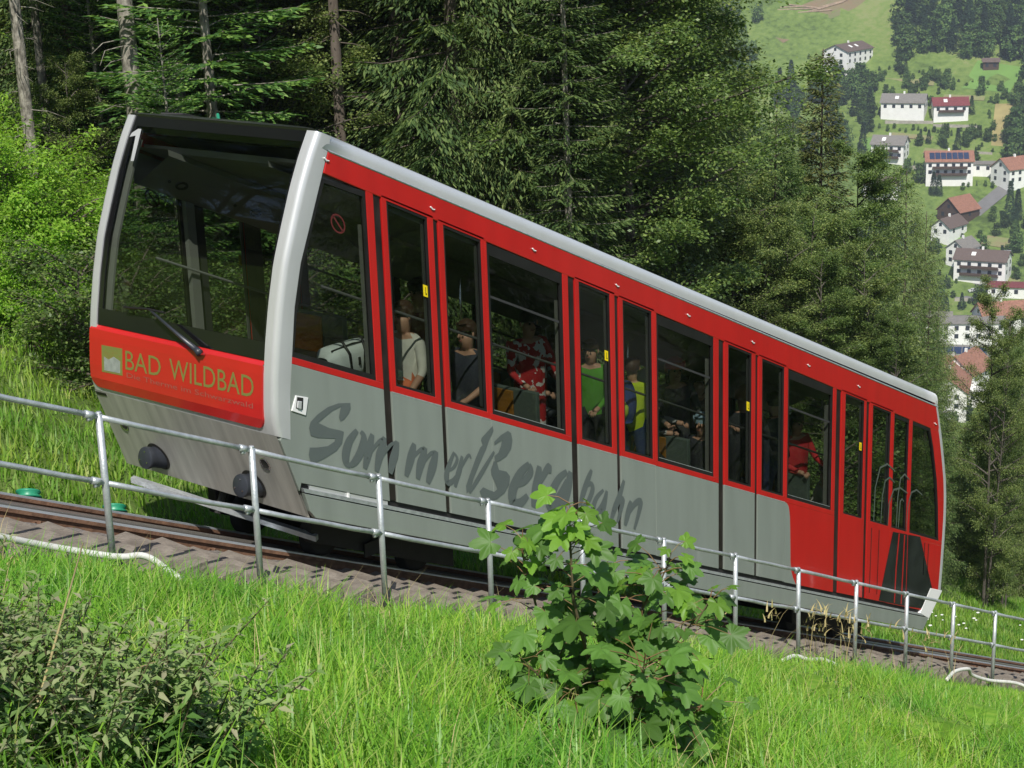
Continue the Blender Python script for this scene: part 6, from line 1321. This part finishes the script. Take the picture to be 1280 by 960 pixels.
# bicycles taken along in the car
def bicycle(x, y, rot, col, rim, label):
    z = platform_z(x); root = empty('bicycle', (x, y, z), label, 'bicycle'); root.rotation_euler = (0, -R_(8), rot); W0 = root
    def put(b, n, m, p=root): return link(n, mesh_np(n, b.v, b.f, m, b.m, True), p)
    for wx in (-.53, .53):
        rows = [[(wx + (.33 + .028 * math.cos(c)) * math.cos(a), .028 * math.sin(c), .35 + (.33 + .028 * math.cos(c)) * math.sin(a)) for c in [2 * PI * k / 8 for k in range(8)]] for a in [2 * PI * k / 28 for k in range(29)]]
        b = MB(); b.loft(rows, 0, True); w = put(b, 'wheel', M['rubber'])
        rows = [[(wx + (.298 + .012 * math.cos(c)) * math.cos(a), .014 * math.sin(c), .35 + (.298 + .012 * math.cos(c)) * math.sin(a)) for c in [2 * PI * k / 6 for k in range(6)]] for a in [2 * PI * k / 28 for k in range(29)]]
        b = MB(); b.loft(rows, 0, True); put(b, 'rim', cloth(rim, .4), w)
        b = MB()
        for k in range(14): a = 2 * PI * k / 14; b.tube([(wx, .01 * (-1) ** k, .35), (wx + .295 * math.cos(a), 0, .35 + .295 * math.sin(a))], .002, 3)
        put(b, 'spokes', M['chrome'], w)
    b = MB(); bb, st, hd_, ra, fa = (-.08, 0, .32), (-.22, 0, .82), (.33, 0, .86), (-.53, 0, .35), (.53, 0, .35)
    for p, q, r in ((bb, st, .017), (bb, (.36, 0, .72), .024), (st, hd_, .02), (ra, bb, .012), (ra, st, .012), ((.31, 0, .92), (.38, 0, .68), .022)): b.tube([p, q], r, 8)
    put(b, 'frame', cloth(col, .35)); b = MB(); b.tube([(.38, .05, .68), fa and (.53, .05, .35)], .016, 8); b.tube([(.38, -.05, .68), (.53, -.05, .35)], .016, 8); put(b, 'fork', M['chrome'])
    b = MB(); b.tube([(.31, -.34, 1.0), (.31, -.1, .96), (.31, .1, .96), (.31, .34, 1.0)], .013, 8); b.tube([(.31, 0, .9), (.31, 0, .97)], .016, 8); put(b, 'handlebar', M['plastic'])
    b = MB(); b.tube([(-.34, 0, .93), (-.2, 0, .945), (-.06, 0, .93)], [.055, .04, .02], 8); b.tube([st, (-.23, 0, .92)], .013, 8); put(b, 'saddle', M['plastic'])
    b = MB(); b.tube([(-.08, -.06, .32), (.06, -.07, .22)], .012, 6); b.tube([(-.08, .06, .32), (-.22, .07, .42)], .012, 6); b.box(.02, .11, -.16, -.07, .21, .23); b.box(-.27, -.17, .07, .16, .41, .43); put(b, 'cranks', M['plastic'])
bicycle(13.55, 11.78, PI * .5, (.40, .02, .02), (.05, .05, .05), 'red mountain bike standing among the passengers at the second fixed window')
bicycle(17.25, 11.80, PI * .47, (.03, .03, .03), (.40, .55, .03), 'black bike with neon yellow rims at the third door')
bicycle(15.35, 11.8, PI * .45, (.05, .05, .06), (.05, .05, .05), 'dark mountain bike leaning beside the seated rider')

# ------------------------------------------------------------------ air over the valley
hz = MB(); hz.box(-260, 2100, -1100, 2100, -180, 172)
hm = bpy.data.materials.new('haze_air'); hm.use_nodes = True; nt = hm.node_tree; nt.nodes.remove(nt.nodes['Principled BSDF'])
pv = nt.nodes.new('ShaderNodeVolumePrincipled'); pv.inputs['Color'].default_value = (.80, .88, 1, 1); pv.inputs['Density'].default_value = .00024; pv.inputs['Anisotropy'].default_value = .2
nt.links.new(pv.outputs[0], nt.nodes['Material Output'].inputs['Volume'])
hzo = hz.build('haze', hm); tag(hzo, 'thin pale air lying over the whole valley', 'haze', kind='stuff')
